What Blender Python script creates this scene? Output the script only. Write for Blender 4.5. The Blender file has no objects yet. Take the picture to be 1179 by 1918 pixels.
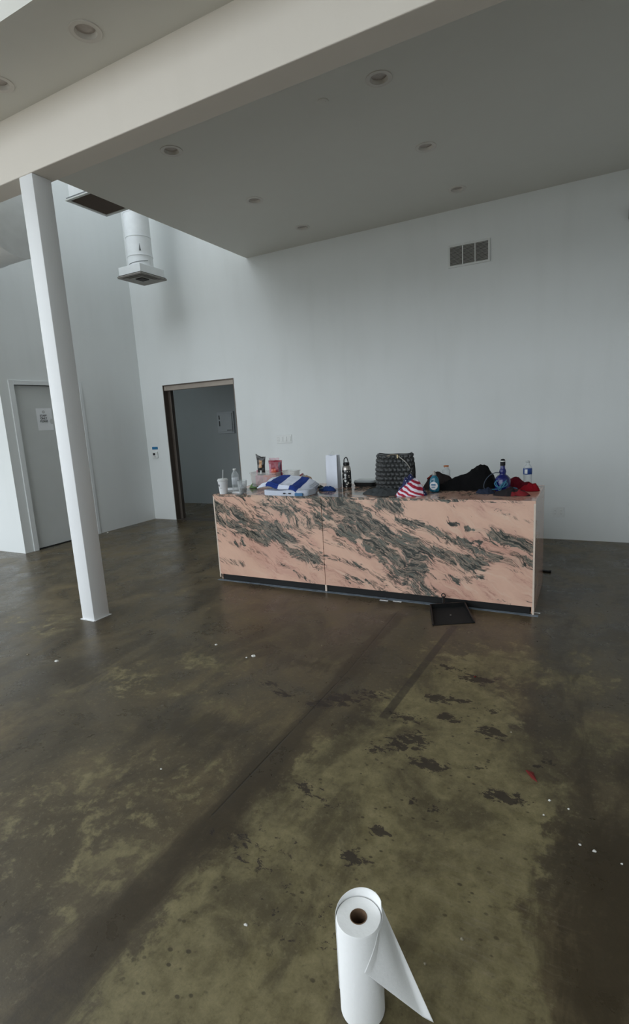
import bpy, bmesh, math, random
import numpy as np
from mathutils import Vector, Matrix, noise

PI = math.pi
C = bpy.context.scene.collection
SC = bpy.context.scene

# ------------------------------------------------------------------ camera
YAW, PITCH, ROLL, FPX, CAMZ = math.radians(-28.072), math.radians(10.273), math.radians(-3.3516), 976.4, 1.5
fwd = Vector((math.sin(YAW)*math.cos(PITCH), math.cos(YAW)*math.cos(PITCH), -math.sin(PITCH)))
rt0 = Vector((math.cos(YAW), -math.sin(YAW), 0)); up0 = rt0.cross(fwd)
rt = rt0*math.cos(ROLL)+up0*math.sin(ROLL); up = -rt0*math.sin(ROLL)+up0*math.cos(ROLL)
cd = bpy.data.cameras.new('camera'); cam = bpy.data.objects.new('camera', cd); C.objects.link(cam)
cam.matrix_world = Matrix(((rt.x, up.x, -fwd.x, 0), (rt.y, up.y, -fwd.y, 0), (rt.z, up.z, -fwd.z, CAMZ), (0, 0, 0, 1)))
cd.sensor_fit = 'VERTICAL'; cd.sensor_height = 24; cd.lens = FPX/1918*24; cd.clip_start = .02
SC.camera = cam

# ------------------------------------------------------------------ sky, exposure
w = bpy.data.worlds.new('sky'); SC.world = w; w.use_nodes = True
bg = w.node_tree.nodes['Background']; bg.inputs[0].default_value = (.86, .935, 1.0, 1); bg.inputs[1].default_value = 3.75
SC.view_settings.view_transform = 'Standard'; SC.view_settings.look = 'None'
SC.view_settings.gamma = 1; SC.view_settings.use_curve_mapping = False
SC.view_settings.exposure = 0.0

# window openings of the room behind and left of the camera (x0,x1,z0,z1 in the front wall; y0,y1,z0,z1 in the far left wall)
FRONT_WIN = [(-9.3, -6.3, .15, 2.9), (-6.0, -3.0, .15, 2.9), (-2.7, .3, .15, 2.9),
             (-9.3, -6.3, 3.5, 5.9), (-6.0, -3.0, 3.5, 5.9), (-2.7, .3, 3.5, 5.9)]
LEFT_WIN = [(-3.6, -.4, .15, 2.9), (0, 3.2, .15, 2.9), (-3.6, -.4, 3.5, 5.9)]
XL, YB, HC = -6.346, 6.283, 3.65          # left wall, back wall, soffit height
XF, YF, XR, HV = -10.0, -4.5, 3.2, 6.5    # far left wall, front wall, right wall, height of the void
YRET = 3.99                                # wall returning to the left beside the staff door
def portal(name, loc, rot, sx, sy):
    l = bpy.data.lights.new(name, 'AREA'); l.shape = 'RECTANGLE'; l.size = sx; l.size_y = sy
    l.cycles.is_portal = True
    o = bpy.data.objects.new(name, l); C.objects.link(o); o.location = loc; o.rotation_euler = rot
for (a, b, c_, d) in FRONT_WIN: portal('window_portal', ((a+b)/2, YF-.16, (c_+d)/2), (PI/2, 0, 0), b-a, d-c_)
SKY = [(-9.4, -6.8, -1.0, 3.8), (-6.3, -4.4, -1.0, 5.6)]     # rooflights over the open void (x0,x1,y0,y1)
for (a, b, c_, d) in SKY: portal('window_portal', ((a+b)/2, (c_+d)/2, HV+.21), (0, 0, 0), b-a, d-c_)
for (a, b, c_, d) in LEFT_WIN: portal('window_portal', (XF-.16, (a+b)/2, (c_+d)/2), (0, -PI/2, 0), d-c_, b-a)

def ray(px, py): return fwd + rt*((px-589.5)/FPX) - up*((py-959)/FPX)
def onz(px, py, z=0.0):
    d = ray(px, py); return Vector((0, 0, CAMZ)) + d*((z-CAMZ)/d.z)
def ony(px, py, y):
    d = ray(px, py); return Vector((0, 0, CAMZ)) + d*(y/d.y)

# ------------------------------------------------------------------ materials
def rgb(r, g, b):  # sRGB 0-255 -> linear
    f = lambda v: (v/255/12.92) if v/255 <= .04045 else ((v/255+.055)/1.055)**2.4
    return (f(r), f(g), f(b), 1)
def mat(name, col, rough=.6, metal=0, bump=0, scale=20, var=0, trans=0, spec=.5, ior=1.45, coat=0, alpha=1, stretch=(1, 1, 1)):
    m = bpy.data.materials.new(name); m.use_nodes = True; nt = m.node_tree; N = nt.nodes; L = nt.links
    b = N['Principled BSDF']; b.inputs['Base Color'].default_value = col; b.inputs['Roughness'].default_value = rough
    b.inputs['Metallic'].default_value = metal; b.inputs['Transmission Weight'].default_value = trans
    b.inputs['Specular IOR Level'].default_value = spec; b.inputs['IOR'].default_value = ior
    b.inputs['Coat Weight'].default_value = coat; b.inputs['Alpha'].default_value = alpha
    if bump or var:
        tc = N.new('ShaderNodeTexCoord'); mp = N.new('ShaderNodeMapping'); mp.inputs['Scale'].default_value = stretch
        L.new(tc.outputs['Object'], mp.inputs[0])
        n = N.new('ShaderNodeTexNoise'); n.inputs['Scale'].default_value = scale; n.inputs['Detail'].default_value = 6
        L.new(mp.outputs[0], n.inputs['Vector'])
        if bump:
            bp = N.new('ShaderNodeBump'); bp.inputs['Strength'].default_value = bump; bp.inputs['Distance'].default_value = .01
            L.new(n.outputs[0], bp.inputs['Height']); L.new(bp.outputs[0], b.inputs['Normal'])
        if var:
            mx = N.new('ShaderNodeMix'); mx.data_type = 'RGBA'; mx.blend_type = 'MULTIPLY'; mx.inputs[0].default_value = 1
            cr = N.new('ShaderNodeMapRange'); cr.inputs[1].default_value = .3; cr.inputs[2].default_value = .7
            cr.inputs[3].default_value = 1-var; cr.inputs[4].default_value = 1
            L.new(n.outputs[0], cr.inputs[0]); mx.inputs[6].default_value = col
            L.new(cr.outputs[0], mx.inputs[7]); L.new(mx.outputs[2], b.inputs['Base Color'])
    return m

class G:   # small node-graph helper
    def __init__(s, name):
        s.m = bpy.data.materials.new(name); s.m.use_nodes = True; s.nt = s.m.node_tree; s.b = s.nt.nodes['Principled BSDF']
    def put(s, inp, v):
        if isinstance(v, (int, float, tuple)): inp.default_value = v
        else: s.nt.links.new(v, inp)
    def math(s, op, a, b=0.0, c=None, clamp=False):
        n = s.nt.nodes.new('ShaderNodeMath'); n.operation = op; n.use_clamp = clamp
        s.put(n.inputs[0], a); s.put(n.inputs[1], b)
        if c is not None: s.put(n.inputs[2], c)
        return n.outputs[0]
    def attr(s, name):
        n = s.nt.nodes.new('ShaderNodeAttribute'); n.attribute_name = name; return n
    def coord(s, kind='Object'):
        return s.nt.nodes.new('ShaderNodeTexCoord').outputs[kind]
    def mapping(s, v, scale=(1, 1, 1), rot=(0, 0, 0), loc=(0, 0, 0)):
        n = s.nt.nodes.new('ShaderNodeMapping'); s.put(n.inputs[0], v); n.inputs['Scale'].default_value = scale
        n.inputs['Rotation'].default_value = rot; n.inputs['Location'].default_value = loc; return n.outputs[0]
    def noise(s, v, scale, detail=6, rough=.5, dist=0.0):
        n = s.nt.nodes.new('ShaderNodeTexNoise'); s.put(n.inputs['Vector'], v); n.inputs['Scale'].default_value = scale
        n.inputs['Detail'].default_value = detail; n.inputs['Roughness'].default_value = rough; n.inputs['Distortion'].default_value = dist
        return n.outputs[0]
    def ramp(s, v, a, b, lo=0.0, hi=1.0):
        n = s.nt.nodes.new('ShaderNodeMapRange'); n.interpolation_type = 'SMOOTHSTEP'; s.put(n.inputs[0], v)
        n.inputs[1].default_value = a; n.inputs[2].default_value = b; n.inputs[3].default_value = lo; n.inputs[4].default_value = hi
        return n.outputs[0]
    def mix(s, f, a, b, mode='MIX'):
        n = s.nt.nodes.new('ShaderNodeMix'); n.data_type = 'RGBA'; n.blend_type = mode
        s.put(n.inputs[0], f); s.put(n.inputs[6], a); s.put(n.inputs[7], b); return n.outputs[2]
    def sep(s, v):
        n = s.nt.nodes.new('ShaderNodeSeparateXYZ'); s.put(n.inputs[0], v); return n.outputs
    def bump(s, h, strength=.3, dist=.01):
        n = s.nt.nodes.new('ShaderNodeBump'); n.inputs['Strength'].default_value = strength; n.inputs['Distance'].default_value = dist
        s.put(n.inputs['Height'], h); s.put(s.b.inputs['Normal'], n.outputs[0])

def wall_material(name, base, grime=.08):
    g = G(name); p = g.coord()
    n1 = g.noise(p, 1.1, 4); n2 = g.noise(g.mapping(p, (4, 4, .6)), 1.2, 6); n3 = g.noise(p, 180, 3)
    f = g.math('MULTIPLY', g.math('ADD', g.ramp(n1, .35, .7), g.ramp(n2, .45, .8)), grime)
    g.put(g.b.inputs['Base Color'], g.mix(f, base, (base[0]*.6, base[1]*.6, base[2]*.56, 1)))
    g.b.inputs['Roughness'].default_value = .62
    g.bump(g.math('ADD', n3, g.math('MULTIPLY', n2, 2.0)), .12, .004)
    return g.m
M = {}
M['wall'] = wall_material('white_wall_paint', rgb(226, 229, 228))
M['ceiling'] = wall_material('white_ceiling_paint', rgb(222, 220, 212), .03)
M['beam'] = wall_material('white_beam_paint', rgb(232, 224, 213), .05)
M['column'] = wall_material('white_column_paint', rgb(238, 239, 240), .04)
M['door'] = mat('grey_white_door_paint', rgb(206, 209, 207), .45, var=.05, scale=3, bump=.05)
M['doorframe'] = mat('white_frame_paint', rgb(226, 229, 229), .4, var=.04, scale=5)
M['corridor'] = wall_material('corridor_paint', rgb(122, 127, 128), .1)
M['steel'] = mat('brushed_brown_steel', rgb(120, 112, 104), .42, metal=.75, bump=.1, scale=6, var=.25, stretch=(8, 8, .5))
M['header'] = mat('taupe_steel', rgb(168, 157, 146), .5, metal=.2, bump=.05, scale=8, var=.12)
M['plastic_white'] = mat('white_plastic', rgb(214, 216, 215), .4, var=.04, scale=30)
M['plate'] = mat('off_white_plate', rgb(222, 224, 222), .35, var=.03, scale=30)
M['duct'] = mat('white_painted_duct', rgb(236, 239, 240), .4, bump=.06, scale=9, var=.08)
M['scuff'] = mat('bare_metal_scuff', rgb(120, 124, 126), .5, metal=.3, var=.3, scale=40)
M['filter'] = mat('brown_filter', rgb(98, 84, 74), .9, bump=.4, scale=160, var=.25)
M['grille'] = mat('grey_grille_metal', rgb(160, 156, 150), .5, metal=.2, var=.12, scale=20)
M['hole'] = mat('dark_cavity', rgb(66, 64, 62), .9, var=.2, scale=20)
M['lamp_lens'] = mat('unlit_lamp_lens', rgb(196, 187, 180), .4, var=.15, scale=60)
M['lamp_trim'] = mat('lamp_trim_paint', rgb(216, 211, 203), .45, var=.03, scale=40)
M['black'] = mat('black_plastic', rgb(20, 21, 22), .45, var=.3, scale=30)
M['kick'] = mat('black_kick_board', rgb(8, 9, 10), .6, var=.3, scale=20)
M['film'] = mat('pale_blue_film', rgb(138, 150, 162), .22, var=.45, scale=18)
M['paper'] = mat('white_paper', rgb(236, 238, 240), .75, bump=.1, scale=40, var=.03)
M['towelpaper'] = mat('embossed_tissue', rgb(248, 248, 247), .95, bump=.12, scale=90, var=.01)
M['cardboard'] = mat('brown_core_board', rgb(126, 100, 78), .85, bump=.2, scale=60, var=.2)
M['ink'] = mat('black_ink', rgb(24, 24, 26), .7, var=.1)
M['blue_tape'] = mat('blue_label', rgb(30, 112, 160), .5, var=.15, scale=40)
M['red'] = mat('red_scrap', rgb(112, 26, 20), .6, var=.3, scale=60)
def clear(name, col, rough=.05, ior=1.3, a=1.0):
    return mat(name, col, rough, trans=1, ior=ior, var=.02, alpha=a)
def see_through(name, col, dens=.35, rough=.15):     # thin clear plastic: mix of transparent and glossy skin
    m = bpy.data.materials.new(name); m.use_nodes = True; nt = m.node_tree; b = nt.nodes['Principled BSDF']
    b.inputs['Base Color'].default_value = col; b.inputs['Roughness'].default_value = rough
    t = nt.nodes.new('ShaderNodeBsdfTransparent'); mx = nt.nodes.new('ShaderNodeMixShader')
    lw = nt.nodes.new('ShaderNodeLayerWeight'); lw.inputs[0].default_value = .35
    mr = nt.nodes.new('ShaderNodeMapRange'); mr.inputs[3].default_value = dens*.45; mr.inputs[4].default_value = min(1, dens*2)
    nt.links.new(lw.outputs['Facing'], mr.inputs[0]); nt.links.new(mr.outputs[0], mx.inputs[0])
    nt.links.new(t.outputs[0], mx.inputs[1]); nt.links.new(b.outputs[0], mx.inputs[2])
    nt.links.new(mx.outputs[0], nt.nodes['Material Output'].inputs[0])
    return m
M['pet'] = see_through('clear_bottle_plastic', rgb(215, 222, 224), .4)
M['bin'] = see_through('clear_bin_plastic', rgb(226, 226, 222), .38, .3)

# ------------------------------------------------------------------ mesh helpers
class MB:
    def __init__(s): s.v = []; s.f = []
    def add(s, vs, fs):
        o = len(s.v); s.v += [tuple(p) for p in vs]; s.f += [tuple(i+o for i in f) for f in fs]; return s
    def box(s, x0, x1, y0, y1, z0, z1, M_=None):
        vs = [Vector(p) for p in ((x0, y0, z0), (x1, y0, z0), (x1, y1, z0), (x0, y1, z0), (x0, y0, z1), (x1, y0, z1), (x1, y1, z1), (x0, y1, z1))]
        if M_ is not None: vs = [M_ @ p for p in vs]
        return s.add(vs, [(3, 2, 1, 0), (4, 5, 6, 7), (0, 1, 5, 4), (1, 2, 6, 5), (2, 3, 7, 6), (3, 0, 4, 7)])
    def bbox(s, x0, x1, y0, y1, z0, z1, r=.003, M_=None):     # chamfered box
        bm = bmesh.new(); bmesh.ops.create_cube(bm, size=1)
        bmesh.ops.scale(bm, vec=(x1-x0, y1-y0, z1-z0), verts=bm.verts)
        bmesh.ops.translate(bm, vec=((x0+x1)/2, (y0+y1)/2, (z0+z1)/2), verts=bm.verts)
        bmesh.ops.bevel(bm, geom=list(bm.edges), offset=r, segments=2, affect='EDGES', profile=.5)
        bm.verts.index_update()
        vs = [(M_ @ v.co if M_ is not None else v.co.copy()) for v in bm.verts]
        s.add(vs, [[v.index for v in f.verts] for f in bm.faces]); bm.free(); return s
    def lathe(s, prof, n=32, cx=0, cy=0, M_=None, cap=True):   # prof: [(r,z)] bottom to top
        vs = []
        for r, z in prof:
            for k in range(n):
                a = 2*PI*k/n; p = Vector((cx+r*math.cos(a), cy+r*math.sin(a), z)); vs.append(M_ @ p if M_ is not None else p)
        fs = [(i*n+k, i*n+(k+1) % n, (i+1)*n+(k+1) % n, (i+1)*n+k) for i in range(len(prof)-1) for k in range(n)]
        if cap: fs += [tuple(range(n-1, -1, -1)), tuple((len(prof)-1)*n+k for k in range(n))]
        return s.add(vs, fs)
    def tube(s, pts, r, n=8, closed=False):
        pts = [Vector(p) for p in pts]; rings = []
        prev = None
        for i, p in enumerate(pts):
            a = pts[max(i-1, 0)]; b = pts[min(i+1, len(pts)-1)]; t = (b-a).normalized()
            if prev is None: u = t.orthogonal().normalized()
            else: u = (prev - t*prev.dot(t)); u = u.normalized() if u.length > 1e-6 else t.orthogonal().normalized()
            prev = u; v = t.cross(u); rr = r[i] if isinstance(r, (list, tuple)) else r
            rings.append([p + (u*math.cos(2*PI*k/n) + v*math.sin(2*PI*k/n))*rr for k in range(n)])
        vs = [q for R_ in rings for q in R_]
        fs = [(i*n+k, i*n+(k+1) % n, (i+1)*n+(k+1) % n, (i+1)*n+k) for i in range(len(pts)-1) for k in range(n)]
        fs += [tuple(range(n-1, -1, -1)), tuple((len(pts)-1)*n+k for k in range(n))]
        return s.add(vs, fs)
    def surf(s, fn, nu, nv, closed_u=False):       # fn(u,v)->point
        vs = [fn(i/nu, j/nv) for j in range(nv+1) for i in range(nu+(0 if closed_u else 1))]
        w_ = nu if closed_u else nu+1
        fs = [(j*w_+i, j*w_+(i+1) % w_, (j+1)*w_+(i+1) % w_, (j+1)*w_+i) for j in range(nv) for i in range(nu)]
        return s.add(vs, fs)
    def poly(s, pts, y0, y1, axis='y'):            # prism of an outline
        n = len(pts)
        if axis == 'y': vs = [(a, y0, b) for a, b in pts] + [(a, y1, b) for a, b in pts]
        else: vs = [(a, b, y0) for a, b in pts] + [(a, b, y1) for a, b in pts]
        return s.add(vs, [tuple(range(n)), tuple(range(2*n-1, n-1, -1))] + [(i, i+n, (i+1) % n+n, (i+1) % n) for i in range(n)])
    def build(s, name, m, parent=None, smooth=False, fix=True):
        me = bpy.data.meshes.new(name); me.from_pydata(s.v, [], s.f); me.validate()
        if fix:
            bm = bmesh.new(); bm.from_mesh(me); bmesh.ops.recalc_face_normals(bm, faces=bm.faces); bm.to_mesh(me); bm.free()
        if smooth:
            me.polygons.foreach_set('use_smooth', [True]*len(me.polygons))
            try: me.set_sharp_from_angle(angle=math.radians(40))
            except Exception: pass
        me.materials.append(m if not isinstance(m, str) else M[m])
        o = bpy.data.objects.new(name, me); C.objects.link(o)
        if parent: o.parent = parent
        return o
def spline(pts, n=10):
    pts = [Vector(p) for p in pts]; out = []
    for i in range(len(pts)-1):
        p0 = pts[max(i-1, 0)]; p1 = pts[i]; p2 = pts[i+1]; p3 = pts[min(i+2, len(pts)-1)]
        for k in range(n):
            t = k/n; out.append(.5*((2*p1)+(p2-p0)*t+(2*p0-5*p1+4*p2-p3)*t*t+(3*p1-p0-3*p2+p3)*t**3))
    return out + [pts[-1]]
def tag(o, label=None, cat=None, group=None, kind=None):
    for k, v in (('label', label), ('category', cat), ('group', group), ('kind', kind)):
        if v: o[k] = v
    return o
def thing(name, label, cat, loc=(0, 0, 0), rz=0, group=None):
    o = bpy.data.objects.new(name, None); C.objects.link(o); o.location = loc; o.rotation_euler = (0, 0, rz); o.empty_display_size = .05
    return tag(o, label, cat, group)
def struct(o): o['kind'] = 'structure'; return o
def text(name, body, size, loc, rot, m, parent, align='CENTER', spacing=1.0):
    cu = bpy.data.curves.new(name, 'FONT'); cu.body = body; cu.size = size; cu.align_x = align; cu.extrude = .0003; cu.space_line = spacing; cu.offset = size*.012
    t = bpy.data.objects.new(name, cu); C.objects.link(t); bpy.context.view_layer.update()
    me = bpy.data.meshes.new_from_object(t); bpy.data.objects.remove(t)
    me.materials.clear(); me.materials.append(M[m])
    o = bpy.data.objects.new(name, me); C.objects.link(o); o.location = loc; o.rotation_euler = rot; o.parent = parent
    return o

# ------------------------------------------------------------------ floor with stains
def seg_dist(X, Y, a, b):
    dx, dy = b[0]-a[0], b[1]-a[1]; t = np.clip(((X-a[0])*dx+(Y-a[1])*dy)/(dx*dx+dy*dy+1e-12), 0, 1)
    return np.hypot(X-a[0]-t*dx, Y-a[1]-t*dy)
def inside(X, Y, poly):
    r = np.zeros(X.shape, bool); n = len(poly)
    for i in range(n):
        x1, y1 = poly[i]; x2, y2 = poly[(i+1) % n]
        if y1 == y2: continue
        c_ = ((y1 > Y) != (y2 > Y)) & (X < (x2-x1)*(Y-y1)/(y2-y1)+x1); r ^= c_
    return r
def soft_poly(X, Y, pix, soft):
    poly = [(onz(*p).x, onz(*p).y) for p in pix]
    d = np.min([seg_dist(X, Y, poly[i], poly[(i+1) % len(poly)]) for i in range(len(poly))], axis=0)
    sd = np.where(inside(X, Y, poly), d, -d)
    return np.clip(.5+sd/(2*soft), 0, 1)
def soft_line(X, Y, pix, widths, soft=.5):
    P_ = [onz(*p) for p in pix]; out = np.zeros(X.shape)
    for i in range(len(P_)-1):
        d = seg_dist(X, Y, P_[i][:2], P_[i+1][:2]); wd = (widths[i]+widths[i+1])/2
        out = np.maximum(out, np.exp(-(d/wd)**2))
    return out
def blob(X, Y, px, py, rx, ry, ang=0):
    c_ = onz(px, py); a = math.radians(ang); u = (X-c_.x)*math.cos(a)+(Y-c_.y)*math.sin(a); v = -(X-c_.x)*math.sin(a)+(Y-c_.y)*math.cos(a)
    return np.exp(-((u/rx)**2+(v/ry)**2))
xs = np.concatenate([[XF-.1], np.arange(-9.5, -6.9, .3), np.arange(-6.8, 1.3, .022), np.arange(1.4, XR+.2, .3)])
ys = np.concatenate([[YF-.1], np.arange(-4, .3, .4), np.arange(.45, 6.3, .022), [6.5, 7, 7.9]])
XX, YY = np.meshgrid(xs, ys); nx, ny = len(xs), len(ys)
olive = soft_poly(XX, YY, [(60, 1960), (240, 1790), (400, 1600), (540, 1440), (690, 1340), (800, 1240), (900, 1225), (960, 1330), (1000, 1400), (1050, 1490), (1062, 1560), (1030, 1610), (1010, 1650), (985, 1700), (990, 1800), (1010, 1960)], .12)
olive = np.maximum(olive, .34*soft_poly(XX, YY, [(0, 1470), (260, 1420), (380, 1330), (500, 1400), (420, 1500), (240, 1680), (0, 1800)], .25))
olive = np.maximum(olive, .45*blob(XX, YY, 250, 1275, .30, .22))
olive = np.maximum(olive, .5*blob(XX, YY, 380, 1240, .25, .12))
olive = np.maximum(olive, .4*blob(XX, YY, 70, 1170, .5, .2))
olive = np.maximum(olive, .45*blob(XX, YY, 960, 1250, .6, .35))
olive = np.maximum(olive, .35*blob(XX, YY, 1090, 1400, .25, .35))
dark = soft_line(XX, YY, [(0, 1990), (110, 1850), (250, 1690), (420, 1520), (520, 1410), (600, 1320), (680, 1225), (745, 1150)], [.13, .12, .10, .09, .075, .07, .07, .06])
dark = np.maximum(dark, .85*soft_poly(XX, YY, [(1065, 1560), (1179, 1500), (1400, 1600), (1400, 1960), (1030, 1960), (1010, 1800), (1000, 1700), (1035, 1640)], .12))
dark = np.maximum(dark, .75*blob(XX, YY, 380, 1360, .42, .20, 0))
dark = np.maximum(dark, .7*blob(XX, YY, 150, 1270, .32, .18))
dark = np.maximum(dark, .55*blob(XX, YY, 290, 1190, .5, .12))
dark = np.maximum(dark, .5*blob(XX, YY, 30, 1350, .5, .2))
dark = np.maximum(dark, .6*blob(XX, YY, 560, 1240, .5, .14))
dark = np.maximum(dark, .6*soft_line(XX, YY, [(1110, 1500), (1080, 1370), (1050, 1220), (1060, 1150)], [.1, .12, .12, .1]))
dark = np.maximum(dark, .5*blob(XX, YY, 1150, 1440, .3, .12))
dark = np.maximum(dark, .5*soft_line(XX, YY, [(330, 1080), (380, 990)], [.2, .25]))
dark = np.maximum(dark, .45*blob(XX, YY, 1060, 1090, .2, .3))
chips = np.zeros(XX.shape)
for (a, b, rx, ry, s_) in [(800, 1432, .10, .045, 1), (945, 1494, .085, .04, 1), (922, 1372, .075, .055, 1), (895, 1273, .12, .06, .85), (775, 1385, .09, .07, .85),
                       (745, 1395, .10, .05, .8), (705, 1405, .06, .03, .9), (640, 1310, .12, .06, .9), (690, 1300, .13, .08, .65), (600, 1318, .10, .05, .8),
                       (840, 1345, .08, .04, .85), (760, 1345, .10, .05, .8), (822, 1308, .10, .05, .85), (860, 1312, .09, .03, .8), (920, 1330, .06, .04, .7),
                       (817, 1512, .035, .03, .95), (660, 1608, .06, .035, .95), (708, 1555, .05, .03, .8), (575, 1475, .05, .04, .75), (530, 1300, .10, .04, .8),
                       (510, 1280, .08, .04, .7), (890, 1438, .05, .03, .6), (1007, 1437, .02, .014, 1), (1030, 1428, .04, .03, .7), (845, 1250, .10, .04, .6),
                       (770, 1500, .03, .03, .6), (560, 1350, .08, .03, .5), (470, 1590, .3, .14, .34), (560, 1700, .3, .2, .26), (610, 1500, .2, .12, .3)]:
    chips = np.maximum(chips, s_*blob(XX, YY, a, b, rx, ry))
olive_n = np.clip(olive, 0, 1)
pal = soft_poly(XX, YY, [(800, 1600), (1000, 1600), (1010, 1700), (960, 1900), (880, 1960), (830, 1750)], .15)
fm = bpy.data.meshes.new('floor')
V_ = np.zeros((nx*ny, 3)); V_[:, 0] = XX.ravel(); V_[:, 1] = YY.ravel()
idx = np.arange(nx*ny).reshape(ny, nx)
Q = np.stack([idx[:-1, :-1], idx[:-1, 1:], idx[1:, 1:], idx[1:, :-1]], -1).reshape(-1, 4)
fm.vertices.add(nx*ny); fm.vertices.foreach_set('co', V_.ravel())
fm.loops.add(Q.size); fm.loops.foreach_set('vertex_index', Q.ravel().astype(np.int32))
fm.polygons.add(len(Q)); fm.polygons.foreach_set('loop_start', np.arange(0, Q.size, 4, dtype=np.int32))
fm.update(calc_edges=True)
for nme, arr in (('olive', olive_n), ('dark', dark), ('chips', chips), ('scratch', pal)):
    at = fm.attributes.new(nme, 'FLOAT', 'POINT'); at.data.foreach_set('value', arr.ravel().astype(np.float32))

g = G('stained_concrete'); p = g.coord()
big = g.noise(p, .9, 5, .55, .3); mid = g.noise(p, 3.2, 8, .62, .6); fine = g.noise(p, 14, 10, .68, .3); grain = g.noise(p, 130, 4, .6); pit = g.noise(p, 45, 8, .75)
str_ = g.noise(g.mapping(p, (2.0, .5, 1), (0, 0, .75)), 6, 8, .65, .8)
A = lambda n: g.attr(n).outputs['Fac']
brown = g.mix(g.ramp(mid, .35, .68), rgb(76, 66, 48), rgb(106, 93, 68))
brown = g.mix(g.ramp(big, .42, .62, 0, .6), brown, rgb(86, 78, 62))
olv = g.mix(g.ramp(fine, .3, .72), rgb(106, 97, 68), rgb(138, 128, 94))
olv = g.mix(g.ramp(mid, .5, .72, 0, .55), olv, rgb(92, 82, 62))
of = g.math('ADD', A('olive'), g.math('MULTIPLY', g.math('SUBTRACT', g.math('ADD', mid, g.math('MULTIPLY', fine, .9)), .95), 1.9))
col = g.mix(g.ramp(of, .25, .62), brown, olv)
blot = g.noise(g.mapping(p, (1.4, .8, 1), (0, 0, -.5)), 1.9, 9, .62, .5)
col = g.mix(g.ramp(blot, .47, .60, 0, .62), col, rgb(60, 52, 40))
col = g.mix(g.ramp(fine, .58, .75, 0, .3), col, rgb(136, 124, 98))
col = g.mix(g.ramp(pit, .54, .68, 0, .4), col, rgb(58, 50, 36)); col = g.mix(g.ramp(pit, .46, .34, 0, .28), col, rgb(150, 138, 108))
df = g.math('ADD', A('dark'), g.math('MULTIPLY', g.math('SUBTRACT', g.math('ADD', str_, g.math('MULTIPLY', fine, .8)), .9), 1.5))
col = g.mix(g.ramp(df, .3, .8, 0, .82), col, g.mix(fine, rgb(46, 39, 28), rgb(74, 63, 46)))
# scratched pale patch
scr = g.noise(g.mapping(p, (1, 9, 1), (0, 0, .6)), 12, 6, .7)
col = g.mix(g.math('MULTIPLY', A('scratch'), g.ramp(scr, .5, .7, 0, .45)), col, rgb(140, 130, 116))
# chipped marks with ragged edges
cf = g.math('ADD', A('chips'), g.math('MULTIPLY', g.math('SUBTRACT', g.noise(g.mapping(p, (1, 1.6, 1), (0, 0, .5)), 19, 10, .74, .5), .5), 3.3))
chipf = g.math('MULTIPLY', g.ramp(cf, .50, .58), g.ramp(A('chips'), .08, .2))
col = g.mix(g.math('MULTIPLY', chipf, .85), col, g.mix(grain, rgb(32, 26, 24), rgb(56, 46, 42)))
# small speckles all over the olive concrete
vo = g.nt.nodes.new('ShaderNodeTexVoronoi'); g.put(vo.inputs['Vector'], g.mapping(p, (1, 1.5, 1), (0, 0, .4))); vo.inputs['Scale'].default_value = 22
spk = g.math('MULTIPLY', g.ramp(g.math('ADD', vo.outputs['Distance'], g.math('MULTIPLY', fine, .25)), .24, .34, 1, 0), g.ramp(g.noise(p, 4, 5), .46, .56))
col = g.mix(g.math('MULTIPLY', g.math('MULTIPLY', spk, A('olive')), .8), col, rgb(56, 50, 36))
# tape residue strip and saw-cut joint: straight lines in the concrete
def line_mask(a, b, half, soft):
    a, b = onz(*a), onz(*b); d = Vector((b.x-a.x, b.y-a.y)); L_ = d.length; d /= L_; x_, y_, z_ = g.sep(p)
    u = g.math('ADD', g.math('MULTIPLY', g.math('SUBTRACT', x_, a.x), d.x), g.math('MULTIPLY', g.math('SUBTRACT', y_, a.y), d.y))
    v = g.math('ABSOLUTE', g.math('SUBTRACT', g.math('MULTIPLY', g.math('SUBTRACT', x_, a.x), d.y), g.math('MULTIPLY', g.math('SUBTRACT', y_, a.y), d.x)))
    m1 = g.ramp(v, half-soft, half+soft, 1, 0)
    m2 = g.math('MULTIPLY', g.ramp(u, -.01, .01), g.ramp(u, L_-.01, L_+.01, 1, 0))
    return g.math('MULTIPLY', m1, m2)
tape = line_mask((718, 1345), (852, 1172), .024, .004)
col = g.mix(g.math('MULTIPLY', tape, g.ramp(fine, .2, .7, .95, .6)), col, rgb(50, 44, 38))
joint = line_mask((395, 1530), (655, 1255), .0035, .003)
joint2 = line_mask((655, 1255), (744, 1148), .005, .004)
jt = g.math('MAXIMUM', g.math('MULTIPLY', joint, g.ramp(str_, .35, .6)), g.math('MULTIPLY', joint2, .6))
col = g.mix(g.math('MULTIPLY', jt, .75), col, rgb(32, 28, 24))
# red smudge beside a chip
col = g.mix(g.math('MULTIPLY', g.ramp(grain, .35, .7), .25), col, g.mix(.5, col, rgb(30, 27, 22)))
g.put(g.b.inputs['Base Color'], col)
rg = g.math('ADD', g.ramp(mid, .3, .7, .22, .40), g.math('MULTIPLY', A('olive'), .14))
rg = g.math('ADD', rg, g.math('MULTIPLY', g.ramp(fine, .4, .7), .08))
g.put(g.b.inputs['Roughness'], g.math('ADD', rg, g.math('MULTIPLY', chipf, .12)))
g.b.inputs['Specular IOR Level'].default_value = .36
g.bump(g.math('ADD', g.math('MULTIPLY', fine, .6), g.math('SUBTRACT', g.math('MULTIPLY', grain, .25), g.math('ADD', g.math('MULTIPLY', chipf, .3), jt))), .22, .004)
fm.materials.append(g.m)
floor = struct(bpy.data.objects.new('floor', fm)); C.objects.link(floor)

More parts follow.
